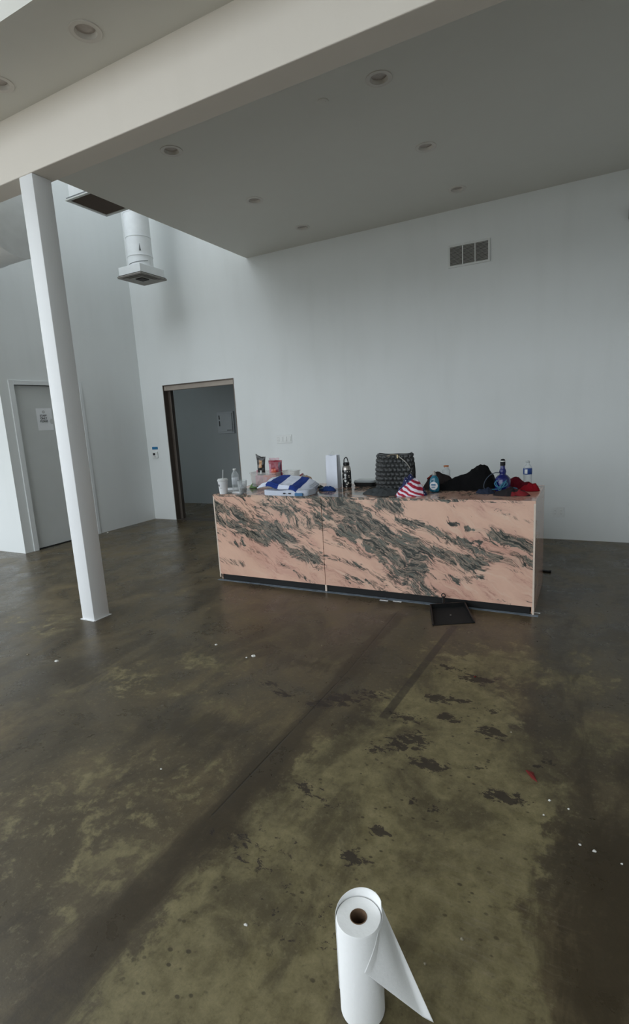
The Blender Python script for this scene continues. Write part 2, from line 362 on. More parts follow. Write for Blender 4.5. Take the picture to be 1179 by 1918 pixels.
# ground outside the windows, so that daylight also bounces in
gm = mat('outdoor_concrete', rgb(176, 172, 164), .9, var=.15, scale=1, bump=.1)
struct(MB().box(-40, 30, -40, YF-.25, -.3, -.12).box(-40, XF-.25, YF-.25, 30, -.3, -.12).build('ground', gm))

# ------------------------------------------------------------------ walls
def wall_with_holes(u0, u1, z0, z1, holes, put, t):
    """a wall in strips round rectangular openings; put(mb,u0,u1,z0,z1)"""
    us = sorted({u0, u1, *[h[0] for h in holes], *[h[1] for h in holes]}); zs = sorted({z0, z1, *[h[2] for h in holes], *[h[3] for h in holes]})
    mb = MB()
    for i in range(len(us)-1):
        j = 0
        while j < len(zs)-1:
            cu = (us[i]+us[i+1])/2
            hit = lambda jj: any(h[0] < cu < h[1] and h[2] < (zs[jj]+zs[jj+1])/2 < h[3] for h in holes)
            if hit(j): j += 1; continue
            k = j
            while k+1 < len(zs)-1 and not hit(k+1): k += 1
            put(mb, us[i], us[i+1], zs[j], zs[k+1]); j = k+1
    return mb
OX0, OX1, OZ = -5.888, -4.535, 2.12         # opening to the corridor
wb = wall_with_holes(XL-.2, XR+.2, 0, HV, [(OX0, OX1, 0, OZ)], lambda m, a, b, c_, d: m.box(a, b, YB, YB+.18, c_, d), .18)
struct(wb.build('wall_back', 'wall'))
DY0, DY1, DZ = 4.172, 5.115, 2.112          # staff door opening in the left wall
wl = wall_with_holes(YRET, YB, 0, HV, [(DY0, DY1, 0, DZ)], lambda m, a, b, c_, d: m.box(XL-.16, XL, a, b, c_, d), .16)
struct(wl.build('wall_left', 'wall'))
struct(MB().box(XF, XL-.16, YRET, YRET+.16, 0, HV).build('wall_left_return', 'wall'))
ws = wall_with_holes(XF-.15, XR+.2, 0, HV, FRONT_WIN, lambda m, a, b, c_, d: m.box(a, b, YF-.15, YF, c_, d), .15)
struct(ws.build('wall_front', 'wall'))
wf = wall_with_holes(YF, YRET, 0, HV, LEFT_WIN, lambda m, a, b, c_, d: m.box(XF-.15, XF, a, b, c_, d), .15)
struct(wf.build('wall_far_left', 'wall'))
struct(MB().box(XR, XR+.2, YF, YB, 0, HV).build('wall_right', 'wall'))
M['winframe'] = mat('dark_window_frame', rgb(46, 48, 50), .4, metal=.4, var=.1)
for i, (a, b, c_, d) in enumerate(FRONT_WIN):
    mb = MB(); e = .04
    for q in (a, (a+b)/2-e/2, b-e): mb.box(q, q+e, YF-.12, YF-.05, c_, d)
    for q in (c_, d-e): mb.box(a+e, b-e, YF-.115, YF-.055, q, q+e)
    struct(mb.build('window_%d' % (i+1), M['winframe']))
for i, (a, b, c_, d) in enumerate(LEFT_WIN):
    mb = MB(); e = .04
    for q in (a, (a+b)/2-e/2, b-e): mb.box(XF-.12, XF-.05, q, q+e, c_, d)
    for q in (c_, d-e): mb.box(XF-.115, XF-.055, a+e, b-e, q, q+e)
    struct(mb.build('window_%d' % (i+7), M['winframe']))

# ------------------------------------------------------------------ ceilings and beam
LIGHTS = [(-2.520, 2.389), (-3.327, 2.400), (-1.296, 3.674), (-3.025, 3.610), (-1.282, 4.740), (-3.024, 4.790), (-1.250, 5.760), (-3.000, 5.740)]
LR = .066
def holed(mb, x0, x1, y0, y1, z, holes, r, n=32, s=.1):
    bx = sorted({x0, x1, *[h[0]-s for h in holes], *[h[0]+s for h in holes]}); by = sorted({y0, y1, *[h[1]-s for h in holes], *[h[1]+s for h in holes]})
    for i in range(len(bx)-1):
        for j in range(len(by)-1):
            cx, cy = (bx[i]+bx[i+1])/2, (by[j]+by[j+1])/2
            if any(abs(cx-h[0]) < s and abs(cy-h[1]) < s for h in holes): continue
            mb.add([(bx[i], by[j], z), (bx[i], by[j+1], z), (bx[i+1], by[j+1], z), (bx[i+1], by[j], z)], [(0, 1, 2, 3)])
    for h in holes:
        # split cells that other holes' lines cross are covered by one ring patch
        vs = []
        for k in range(n):
            a = 2*PI*k/n+PI/4; ca, sa = math.cos(a), math.sin(a); q = s/max(abs(ca), abs(sa))
            vs += [(h[0]+r*ca, h[1]+r*sa, z), (h[0]+q*ca, h[1]+q*sa, z)]
        mb.add(vs, [(2*k, 2*k+1, 2*((k+1) % n)+1, 2*((k+1) % n)) for k in range(n)])
XC = -4.158; BY0, BY1, BZ = 2.646, 2.822, 3.268; SY = 2.106
mb = MB(); back = [l for l in LIGHTS if l[1] > BY1]; front = [l for l in LIGHTS if l[1] < BY0]
for row in [back]:
    holed(mb, XC, XR, BY1, YB, HC, row, LR)
mb.add([(XC, BY1, HC), (XC, YB, HC), (XC, YB, HC+.35), (XC, BY1, HC+.35)], [(0, 1, 2, 3)])
mb.box(XC, XR, BY1, YB, HC+.33, HC+.35)
struct(mb.build('ceiling', 'ceiling', fix=False))
mb = MB(); holed(mb, XF, XR, SY, BY0, HC, front, LR)
mb.box(XF, XR, SY, SY+.04, HC+.0005, HC+.38).box(XF, XR, SY+.04, BY1, HC+.36, HC+.38)
struct(mb.build('ceiling_front', 'ceiling', fix=False))
cv = wall_with_holes(XF-.15, XR+.2, YF-.15, YB+.18, SKY, lambda m, a, b, c_, d: m.box(a, b, c_, d, HV, HV+.2), .2)
struct(cv.build('ceiling_void', 'ceiling'))
for i, (a, b, c_, d) in enumerate(SKY):
    mb = MB()
    for q in (c_, (c_+d)/2-.02, d-.04): mb.box(a, b, q, q+.04, HV+.1, HV+.16)
    for q in (a, b-.04): mb.box(q, q+.04, c_+.04, d-.04, HV+.105, HV+.155)
    struct(mb.build('window_%d' % (i+10), M['winframe']))
struct(MB().bbox(XF, XR, BY0, BY1, BZ, HC+.35, .006).build('beam', 'beam'))

# recessed lamps
names = ['recessed lamp in the ceiling strip before the beam, large at top left', 'recessed lamp cut off by the left edge, before the beam',
         'biggest recessed lamp behind the beam, upper right of the middle', 'recessed lamp behind the beam at left, nearest the column',
         'recessed lamp in the second row of the right lamp line', 'recessed lamp in the second row, left lamp line, near the soffit edge',
         'small recessed lamp nearest the wall vent, above it', 'smallest recessed lamp, farthest left row, close to the back wall']
for (x, y), lb in zip(LIGHTS, names):
    t = thing('recessed_lamp', 'unlit round white ' + lb, 'ceiling light', (x, y, HC), 0, 'round recessed ceiling lamps')
    MB().lathe([(.064, .0), (.086, -.004), (.086, -.001), (.060, .001)], 40, cap=False).lathe([(.060, -.003), (.088, -.002), (.088, .0), (.086, .0)], 40, cap=False).build('trim_ring', 'lamp_trim', t, True)
    MB().lathe([(.0605, -.002), (.052, .020), (.054, .021), (.0645, 0)], 40, cap=False).build('baffle', 'lamp_trim', t, True)
    MB().lathe([(.001, .015), (.030, .016), (.052, .020), (.052, .03)], 40).build('lens', 'lamp_lens', t, True)
t = thing('ceiling_cover', 'small flat round white cover plate on the soffit left of the biggest lamp', 'cover plate', (-1.715, 3.693, HC))
MB().lathe([(.030, -.007), (.040, -.005), (.043, 0)], 32).build('plate', 'ceiling', t, True)
MB().lathe([(.004, -.0085), (.005, -.0065)], 12, .02, 0).build('screw', 'lamp_trim', t, True)

# ------------------------------------------------------------------ column
t = thing('column', 'white square painted column standing on the floor under the beam', 'column', (-3.531, 2.722, 0))
MB().bbox(-.071, .071, -.076, .076, 0, BZ, .008).build('shaft', 'column', t, True)
mb = MB()
for k in range(34):
    random.seed(k); a = k/34*4; s_ = int(a); f = (a-s_)*2-1; x, y = [(f, -1), (1, f), (-f, 1), (-1, -f)][s_]
    mb.box(x*.073-.008, x*.073+.008, y*.078-.008, y*.078+.008, .0003, .003+.003*random.random(), None)
mb.build('caulk_line', 'column', t)

# ------------------------------------------------------------------ staff door in the left wall
t = bpy.data.objects.new('door_1', None); C.objects.link(t); struct(t); t.location = (XL, DY0, 0)
W_ = DY1-DY0; e = .05
MB().bbox(-.13, .018, -.065, .0, 0, DZ+.055, .003).build('frame_post', 'doorframe', t)
MB().bbox(-.13, .018, W_, W_+.045, 0, DZ+.055, .003).build('frame_post', 'doorframe', t)
MB().bbox(-.13, .018, 0, W_, DZ, DZ+.055, .003).build('frame_head', 'doorframe', t)
dl = MB().bbox(-.075, -.030, .004, W_-.004, .012, DZ-.004, .002).build('door_leaf', 'door', t)
MB().box(-.16, .0, .0, W_, .0002, .006).build('threshold', 'black', t)
mb = MB().lathe([(.027, 0), (.027, .006), (.012, .010), (.010, .045), (.024, .050), (.028, .066), (.018, .078)], 24, M_=Matrix.Translation((-.03, W_-.07, 1.0)) @ Matrix.Rotation(PI/2, 4, 'Y'))
tag(mb.build('knob', mat('satin_steel', rgb(150, 150, 148), .3, metal=1, var=.1), dl, True), 'steel door knob')
for z in (.25, 1.05, 1.85):
    MB().lathe([(.006, -.045), (.006, .045)], 12, -.028, .003, M_=Matrix.Translation((0, 0, z))).build('hinge', 'doorframe', dl, True)
# room behind the door, closed so no light leaks round the leaf
struct(MB().box(XL-.20, XL-.165, DY0-.1, DY1+.1, 0, DZ+.1).build('wall_behind_door', 'hole'))
s = thing('paper_sign', 'white paper sheet with three printed words taped to the grey staff door', 'sign', (XL-.028, 4.555, 1.68))
MB().surf(lambda u, v: (.001+.004*math.sin(u*5)*math.sin(v*4)**2, (u-.5)*.225, (v-.5)*.285), 10, 10).build('sheet', M['paper'], s, True)
text('print', 'STAFF\nONLY\nPLEASE', .036, (.0075, -.02, .035), (PI/2, 0, PI/2), 'ink', s, spacing=1.0)
MB().lathe([(.010, 0), (.016, .0003), (.016, .0006), (.010, .0006)], 24, cap=False, M_=Matrix.Translation((.006, -.01, .095)) @ Matrix.Rotation(PI/2, 4, 'Y')).build('emblem', 'grille', s)

# ------------------------------------------------------------------ corridor behind the opening
CYB = 7.75
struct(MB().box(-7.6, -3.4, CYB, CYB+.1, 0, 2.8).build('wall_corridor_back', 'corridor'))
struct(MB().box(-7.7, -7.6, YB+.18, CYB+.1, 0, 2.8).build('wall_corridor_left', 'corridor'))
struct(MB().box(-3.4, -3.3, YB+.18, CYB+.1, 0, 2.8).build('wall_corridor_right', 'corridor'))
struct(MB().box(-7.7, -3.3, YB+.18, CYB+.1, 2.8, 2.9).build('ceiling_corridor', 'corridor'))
t = bpy.data.objects.new('door_2', None); C.objects.link(t); struct(t); t.location = (OX0, YB, 0); ow = OX1-OX0
MB().bbox(0, .012, -.006, .21, 0, OZ, .002).build('frame_post', 'steel', t)
MB().bbox(ow-.012, ow, -.006, .185, 0, OZ, .002).build('frame_post', 'steel', t)
MB().bbox(0.012, ow-.012, -.006, .185, OZ-.012, OZ, .002).build('frame_head', 'steel', t)
MB().bbox(.012, ow-.012, .012, .07, OZ-.085, OZ-.012, .006).build('shutter_header', 'header', t)
MB().lathe([(.02, 0), (.02, .004)], 16, M_=Matrix.Translation((.05, .012, OZ-.05)) @ Matrix.Rotation(PI/2, 4, 'X')).build('screw_cap', 'header', t)
MB().box(.012, ow-.012, .0, .18, .0005, .004).build('threshold', 'steel', t)
MB().bbox(.012, .06, .09, .15, .004, OZ-.085, .003).build('guide_rail', 'steel', t)
# electric panel
c0, c1 = ony(407, 772, CYB), ony(441, 811, CYB)
t = thing('electric_panel', 'grey flush electric panel door on the dark corridor wall seen through the opening', 'electric panel', ((c0.x+c1.x)/2, CYB, (c0.z+c1.z)/2))
hw, hh = (c1.x-c0.x)/2, (c0.z-c1.z)/2
M['panel'] = mat('panel_paint', rgb(128, 133, 135), .45, var=.05)
MB().bbox(-hw, hw, -.02, 0, -hh, hh, .004).build('frame', 'panel', t)
dr = MB().bbox(-hw+.03, hw-.03, -.032, -.02, -hh+.03, hh-.03, .003).build('door', 'panel', t)
MB().bbox(-hw+.05, -hw+.068, -.042, -.032, .06, .13, .003).build('latch', 'black', dr)
MB().bbox(-hw+.05, -hw+.068, -.042, -.032, -.06, .03, .003).build('latch', 'black', dr)
MB().box(hw-.15, hw-.05, -.0335, -.032, -hh+.05, -hh+.065).build('rating_label', 'black', dr)

# ------------------------------------------------------------------ plates on the back wall
def plate(name, label, cat, x0, x1, z0, z1, gang, kind):
    cx, cz = (x0+x1)/2, (z0+z1)/2; w2, h2 = (x1-x0)/2, (z1-z0)/2
    t = thing(name, label, cat, (cx, YB, cz))
    MB().bbox(-w2, w2, -.007, 0, -h2, h2, .003).build('cover_plate', 'plate', t)
    for k in range(gang):
        gx = -w2+(k+.5)*2*w2/gang
        if kind == 'switch' or (kind == 'mixed' and k > 0):
            r = MB().bbox(gx-.016, gx+.016, -.012, -.006, -.032, .032, .002).build('rocker', 'plate', t)
        else:
            r = MB().bbox(gx-.017, gx+.017, -.010, -.006, -.034, .034, .002).build('socket', 'plate', t)
            for zz in (-.018, .018):
                for dx in (-.006, .006): MB().box(gx+dx-.0012, gx+dx+.0012, -.0106, -.0098, zz-.004, zz+.005).build('slot', 'grille', r)
    return t
plate('switch_plate', 'white four gang plate on the back wall above the left part of the counter', 'switch', -3.885, -3.635, 1.172, 1.286, 4, 'mixed')
plate('outlet_plate', 'white outlet plate low on the back wall right of the counter', 'outlet', -.344, -.222, .252, .366, 2, 'outlet')
t = thing('thermostat', 'small white wall control with dark screen beside the corridor opening', 'thermostat', (-6.19, YB, 1.055))
MB().bbox(-.06, .06, -.024, 0, -.052, .052, .006).build('body', 'plate', t)
MB().bbox(-.030, .018, -.0255, -.023, -.008, .028, .001).build('screen', 'ink', t)
MB().bbox(-.02, .03, -.026, -.023, -.036, -.026, .001).build('button', 'grille', t)
tag(MB().bbox(-6.245, -6.125, YB-.004, YB, 1.140, 1.182, .001).build('blue_label', 'blue_tape'), 'blue strip label stuck on the wall just above the thermostat', 'label')

# ------------------------------------------------------------------ vent grille high on the back wall
t = thing('wall_vent', 'white framed three section return air grille high on the back wall', 'vent', (-1.240, YB, 3.170))
vw, vh = .226, .118; d = .030
mb = MB().bbox(-vw, vw, -.014, 0, vh-.022, vh, .003).bbox(-vw, vw, -.014, 0, -vh, -vh+.022, .003)
xs_ = [-vw, -vw+.022, -.073, -.061, .061, .073, vw-.022, vw]
for a, b in ((0, 1), (2, 3), (4, 5), (6, 7)): mb.bbox(xs_[a], xs_[b], -.0135, 0, -vh+.020, vh-.020, .002)
mb.build('frame', 'plate', t)
M['slat'] = mat('grey_vent_slat', rgb(176, 175, 171), .5, metal=.1, var=.08)
sl = None
for a, b in ((1, 2), (3, 4), (5, 6)):
    MB().box(xs_[a], xs_[b], -.002, -.0005, -vh+.02, vh-.02).build('backing', 'hole', t)
    for k in range(14):
        z = -vh+.03+k*(2*vh-.06)/13; W2 = (xs_[b]-xs_[a])/2
        if sl is None:
            sl = MB().box(-W2, W2, -.006, .006, -.0012, .0012, Matrix.Rotation(math.radians(50), 4, 'X')).build('slat', 'slat', t); o = sl
        else: o = sl.copy(); C.objects.link(o); o.parent = t
        o.location = ((xs_[a]+xs_[b])/2, -.0075, z); o.scale = (W2/.0655 if False else 1, 1, 1)
# dark thing cut by the right edge of the photograph
t = thing('wall_fixture', 'dark wall fixture high on the back wall, cut by the right edge of the picture', 'fixture', (.33, YB, 3.25))
MB().bbox(-.065, .065, -.09, 0, -.055, .055, .01).build('housing', 'grille', t)
MB().bbox(-.05, .05, -.094, -.088, -.04, .04, .002).build('front_grille', 'hole', t)

# ------------------------------------------------------------------ ducts
t = thing('round_duct', 'fat round white air duct running behind the beam at the left edge', 'air duct', (0, 3.57, 3.60))
path = [(-9.9, 0, 0), (-8.6, 0, 0), (-7.3, 0, 0), (-6.0, 0, 0), (-5.0, 0, 0)]
MB().tube(path, .39, 40).build('pipe', 'duct', t, True)
MB().lathe([(.36, 0), (.398, .002), (.398, .03), (.39, .032)], 40, M_=Matrix.Translation((-5.02, 0, 0)) @ Matrix.Rotation(PI/2, 4, 'Y')).build('end_cap', 'duct', t, True)
for x in (-5.55, -6.8, -8.1):
    MB().lathe([(.390, -.02), (.397, -.015), (.397, .015), (.390, .02)], 40, cap=False, M_=Matrix.Translation((x, 0, 0)) @ Matrix.Rotation(PI/2, 4, 'Y')).build('seam_band', 'duct', t, True)

def square_register(t, hw, hd, m_frame, m_fill, lip=.03):
    MB().box(-hw, hw, -hd, -hd+lip, -.012, .0).box(-hw, hw, hd-lip, hd, -.012, .0).box(-hw, -hw+lip, -hd+lip, hd-lip, -.012, 0).box(hw-lip, hw, -hd+lip, hd-lip, -.012, 0).build('frame', m_frame, t)
t = thing('filter_duct', 'white square duct drop with a brown filter face, partly above the soffit edge', 'air duct', (-4.485, 4.243, 3.80))
hw, hd = .277, .26
square_register(t, hw, hd, 'plate', None)
MB().box(-hw+.008, hw-.008, -hd+.008, hd-.008, .002, .016).build('gasket', 'scuff', t)
MB().box(-hw+.03, hw-.03, -hd+.03, hd-.03, -.004, .0015).build('filter', 'filter', t)
MB().bbox(-hw+.03, hw-.03, -hd+.03, hd-.03, .016, 2.70, .004).build('box', 'duct', t)

t = thing('duct_diffuser', 'white round duct drop ending in a square ceiling diffuser in the back left corner', 'air duct', (-5.495, 5.70, 3.50))
hw, hd = .215, .245
MB().box(-hw, hw, -hd, hd, -.004, .008).build('flange', 'grille', t)
MB().box(-hw+.012, hw-.012, -hd+.012, hd-.012, .008, .02).build('gasket', 'hole', t)
for k, s_ in enumerate((1.0, .78, .56)):
    a, b = hw*s_, hd*s_; a2, b2 = a-.035, b-.035; z0, z1 = -.006, .0
    m_ = MB()
    for (x0, y0, x1, y1, x2, y2, x3, y3) in ((-a, -b, a, -b, a2, -b2, -a2, -b2), (a, -b, a, b, a2, b2, a2, -b2), (a, b, -a, b, -a2, b2, a2, b2), (-a, b, -a, -b, -a2, -b2, -a2, b2)):
        m_.add([(x0, y0, -.014), (x1, y1, -.014), (x2, y2, -.003), (x3, y3, -.003), (x0, y0, -.011), (x1, y1, -.011), (x2, y2, 0), (x3, y3, 0)], [(0, 1, 2, 3), (4, 5, 6, 7), (0, 1, 5, 4), (3, 2, 6, 7)])
    m_.build('cone_ring', 'grille', t)
MB().box(-.06, .06, -.065, .065, -.0155, -.003).build('centre_plate', 'hole', t)
MB().bbox(-.195, .195, -.225, .225, .02, .125, .004).build('plenum_box', 'duct', t)
MB().lathe([(.165, .125), (.165, .26), (.172, .262), (.172, .272), (.165, .274), (.165, .5), (.169, .502), (.169, .51), (.165, .512), (.165, .8), (.169, .802), (.169, .81), (.165, .812), (.165, 3.0)], 40).build('pipe', 'duct', t, True)
MB().tube([Vector((.168*math.cos(a), .168*math.sin(a), .20+.05*math.sin(a*.5))) for a in [-1.9+1.7*k/10 for k in range(11)]], .004, 6).build('strap', 'scuff', t)
for (a, z, h_) in ((-2.35, .30, .07), (-.75, .31, .10)):
    MB().surf(lambda u, v: ((.1665)*math.cos(a+(u-.5)*.16*(1-v)), .1665*math.sin(a+(u-.5)*.16*(1-v)), z+v*h_), 4, 4).build('scuff_mark', 'scuff', t)

# ------------------------------------------------------------------ marble counter
KX0, KX1, KY0, KY1, KZ = -3.143, -.316, 3.868, 4.66, .841
SX = -1.995
def marble_mat():
    g = G('pink_veined_marble'); p = g.coord()
    d = g.attr('vein').outputs['Fac']
    wn = g.nt.nodes.new('ShaderNodeTexNoise'); g.put(wn.inputs['Vector'], p); wn.inputs['Scale'].default_value = 2.6; wn.inputs['Detail'].default_value = 4
    vm = g.nt.nodes.new('ShaderNodeVectorMath'); vm.operation = 'MULTIPLY_ADD'; g.put(vm.inputs[0], wn.outputs['Color']); vm.inputs[1].default_value = (.28, .28, .28); g.put(vm.inputs[2], p)
    q = g.mapping(vm.outputs[0], (1, 1, 1), (0, math.radians(-30), 0))      # along the vein direction, falling to the right
    st = g.mapping(q, (1.0, 1.2, 2.7)); lo = g.mapping(q, (.8, 1.2, 5.5))
    warp = g.noise(st, 1.8, 5, .6)
    n1 = g.noise(st, 3.6, 10, .68, .5); n2 = g.noise(st, 9, 9, .72, .4); n3 = g.noise(lo, 4.5, 8, .62, .35); n4 = g.noise(lo, 9, 8, .66, .3)
    ridge = lambda n, k: g.math('SUBTRACT', 1, g.math('ABSOLUTE', g.math('MULTIPLY', g.math('SUBTRACT', n, .5), k)))
    r2 = ridge(n3, 14); r4 = ridge(n4, 13)
    base = g.mix(g.ramp(warp, .35, .65), rgb(224, 184, 162), rgb(206, 162, 144))
    base = g.mix(g.ramp(n3, .54, .72, 0, .6), base, rgb(226, 198, 176))
    base = g.mix(g.ramp(n1, .58, .76, 0, .5), base, rgb(190, 142, 124))
    grey = g.mix(g.ramp(n4, .38, .62), rgb(48, 53, 50), rgb(104, 106, 98))
    v1 = g.math('ADD', g.math('ADD', d, g.math('MULTIPLY', g.math('SUBTRACT', n2, .5), 2.6)), g.math('MULTIPLY', g.math('SUBTRACT', n1, .5), 3.0))
    f1 = g.ramp(v1, .55, .66)
    f2 = g.math('MULTIPLY', g.ramp(r2, .35, .95), g.math('MULTIPLY', g.ramp(g.math('ADD', d, g.math('MULTIPLY', g.math('SUBTRACT', n1, .5), .8)), .1, .35), .9))
    f3 = g.math('MULTIPLY', g.ramp(r4, .4, .95), g.ramp(d, .3, .7))
    col = g.mix(g.ramp(d, .25, .8, 0, .35), base, rgb(176, 150, 134))
    col = g.mix(f1, col, grey); col = g.mix(f2, col, rgb(62, 62, 58)); col = g.mix(g.math('MULTIPLY', f3, .45), col, rgb(198, 172, 152))
    pk = g.math('MULTIPLY', g.ramp(r2, .6, 1), g.ramp(warp, .47, .58, 0, .5))
    col = g.mix(g.math('MULTIPLY', pk, g.ramp(d, .1, .3, 1, 0)), col, rgb(150, 98, 88))
    g.put(g.b.inputs['Base Color'], col); g.b.inputs['Roughness'].default_value = .13
    return g.m
M['marble'] = marble_mat()
VEINS = [([(398, 945), (440, 962), (480, 985), (520, 1000), (560, 1032), (592, 1046)], 15, .95), ([(398, 965), (450, 990), (500, 1012)], 11, .95),
         ([(398, 985), (425, 1003)], 5, .6), ([(440, 925), (480, 965), (505, 985)], 7, .45), ([(490, 945), (540, 955), (560, 985), (605, 968), (640, 955)], 20, .8), ([(490, 985), (560, 985), (640, 985)], 10, .7),
         ([(515, 990), (540, 1025), (560, 1045), (595, 1047)], 9, .9), ([(520, 932), (560, 940)], 6, .7), ([(600, 935), (650, 955), (700, 985), (720, 1010)], 22, .95), ([(640, 995), (690, 1000), (740, 1040), (770, 1075), (800, 1118)], 16, .9),
         ([(640, 960), (680, 1000), (730, 1060), (780, 1105)], 16, .7), ([(700, 940), (745, 955)], 12, .8), ([(690, 970), (720, 1010), (760, 1020), (790, 1062)], 18, .85),
         ([(745, 975), (790, 985), (830, 1005), (870, 1022)], 8, .85), ([(760, 1008), (800, 1030), (850, 1045), (900, 1055)], 13, .9), ([(850, 1060), (900, 1080)], 6, .6),
         ([(870, 1022), (895, 1035), (930, 1045), (965, 1052), (1005, 1060)], 8, .85), ([(920, 1000), (965, 1018), (1005, 1028)], 10, .8), ([(875, 990), (915, 995)], 4, .6), ([(970, 1045), (1005, 1050)], 12, .6),
         ([(405, 1045), (430, 1052), (455, 1056)], 6, .6), ([(402, 1010), (450, 1022), (500, 1040), (560, 1075), (600, 1100)], 5, .3), ([(610, 1040), (680, 1062), (760, 1110)], 6, .4), ([(610, 1015), (650, 1022), (700, 1045)], 6, .45),
         ([(780, 1080), (830, 1082), (880, 1090)], 5, .5), ([(650, 1080), (700, 1095), (730, 1115)], 7, .5), ([(825, 1078), (880, 1083)], 4, .5), ([(950, 1065), (985, 1075)], 3, .45), ([(870, 1020), (910, 1012)], 3, .5), ([(940, 965), (1005, 980)], 4, .25)]
def vein_at(X, Z):
    out = np.full(X.shape, .03)
    for pts, wpx, s_ in VEINS:
        P_ = [ony(a, b, KY0) for a, b in pts]
        for i in range(len(P_)-1):
            d = seg_dist(X, Z, (P_[i].x, P_[i].z), (P_[i+1].x, P_[i+1].z)); out = np.maximum(out, s_*np.exp(-(d/(wpx*.0052))**2))
    return out
def slab(name, x0, x1, y0, y1, z0, z1, parent, mode):
    """marble slab whose visible face is a fine grid carrying the vein density"""
    mb = MB(); st = .014
    if mode == 'front':
        nu, nv = max(2, int((x1-x0)/st)), int((z1-z0)/st)
        mb.surf(lambda u, v: (x0+u*(x1-x0), y0, z0+v*(z1-z0)), nu, nv)
    elif mode == 'top':
        nu, nv = int((x1-x0)/.03), int((y1-y0)/.03)
        mb.surf(lambda u, v: (x0+u*(x1-x0), y0+v*(y1-y0), z1), nu, nv)
    n0 = len(mb.v); mb.box(x0, x1, y0+(.0005 if mode == 'front' else 0), y1, z0, z1-(.0005 if mode == 'top' else 0))
    o = mb.build(name, 'marble', parent, fix=False); A_ = np.array(mb.v)
    if mode == 'front': d = vein_at(A_[:, 0], A_[:, 2])
    else: d = vein_at(A_[:, 0]+(A_[:, 1]-KY0)*.8, .80-(A_[:, 1]-KY0)*.9)
    if mode == 'top': d = d*.8+.12
    a = o.data.attributes.new('vein', 'FLOAT', 'POINT'); a.data.foreach_set('value', d.astype(np.float32)); return o
t = thing('counter', 'long pink and grey veined marble counter with black kick board', 'counter', (0, 0, 0))
KB = .062
slab('front_panel', KX0+.004, SX-.0025, KY0, KY0+.02, KB, KZ-.02, t, 'front')
slab('front_panel', SX+.0025, KX1-.004, KY0, KY0+.02, KB, KZ-.02, t, 'front')
slab('top_slab', KX0, SX-.0015, KY0-.002, KY1, KZ-.02, KZ, t, 'top')
slab('top_slab', SX+.0015, KX1, KY0-.002, KY1, KZ-.02, KZ, t, 'top')
slab('side_panel', KX1-.02, KX1, KY0+.022, KY1, .004, KZ-.02, t, 'side')
slab('side_panel', KX0, KX0+.02, KY0+.022, KY1, .004, KZ-.02, t, 'side')
M['edge'] = mat('pale_marble_edge', rgb(222, 205, 190), .3, var=.12, scale=40)
MB().box(KX1-.012, KX1, KY0-.001, KY0+.0225, .004, KZ-.02).build('corner_edge', 'edge', t)
MB().box(KX0, KX0+.012, KY0-.001, KY0+.0225, .03, KZ-.02).build('corner_edge', 'edge', t)
MB().box(KX0+.03, KX1-.03, KY0+.018, KY0+.034, .004, KB+.01).build('kick_board', 'kick', t)
MB().box(SX-.008, SX+.008, KY0+.004, KY0+.018, .004, KB).build('seam_post', 'edge', t)
MB().box(KX0+.02, KX1-.02, KY1-.03, KY1-.012, .004, KZ-.02).build('back_panel', 'kick', t)
rnd = random.Random(4); mb = MB(); x = KX0-.02
while x < KX1:
    w_ = .25+rnd.random()*.3; a_ = rnd.uniform(-.004, .010)
    mb.box(x, min(x+w_, KX1+.03), KY0-.02-a_, KY0+.016, .0004, .0018+rnd.random()*.0006); x += w_-.004
mb.build('base_film', 'film', t)
for k, (a, b) in enumerate(((720, 1125), (1003, 1148), (745, 1127))):
    q = onz(a, b); MB().box(q.x-.035, q.x+.035, q.y-.012, q.y+.004, .002, .004).build('film_scrap', 'paper', t)

# ------------------------------------------------------------------ cloth helpers
def fab(name, col, rough=.9, bump=.5, scale=180, var=.15): return mat(name, col, rough, bump=bump, scale=scale, var=var, spec=.2)
def heap(outline, h, seed, folds=.35, fr=9, peak=(0, 0), power=.55, nu=72, nv=22, twist=0.0):
    """crumpled pile of cloth: outline = radius by angle (list), closed bottom"""
    n = len(outline)
    def R_(a):
        x = (a/(2*PI)*n) % n; i = int(x); f = x-i; f = f*f*(3-2*f); return outline[i]*(1-f)+outline[(i+1) % n]*f
    def fn(u, v):
        a = 2*PI*u; r = v
        z = h*(1-r**(1/power if power > 0 else 2))**.9
        rr = R_(a)*r; x = rr*math.cos(a)+peak[0]*(1-r); y = rr*math.sin(a)+peak[1]*(1-r)
        nz = noise.fractal(Vector((x*fr, y*fr, seed*3.7)), 1, 2.1, 4)
        rid = 1-abs(noise.noise(Vector((x*fr*1.3+twist*y*9, y*fr*.7, seed+9.1))))*2.4
        z = max(.001, z*(1+folds*nz)+h*folds*.5*rid*min(1, (1-r)*3)*(1 if r < 1 else 0)+.008*(1-r**6))
        if v >= 1: z = .001
        return (x, y, z)
    mb = MB(); mb.surf(lambda u, v: fn(u, max(v, .001)), nu, nv, closed_u=True)
    mb.add([fn(i/nu, 1)[:2]+(.0005,) for i in range(nu)], [tuple(range(nu))]); return mb
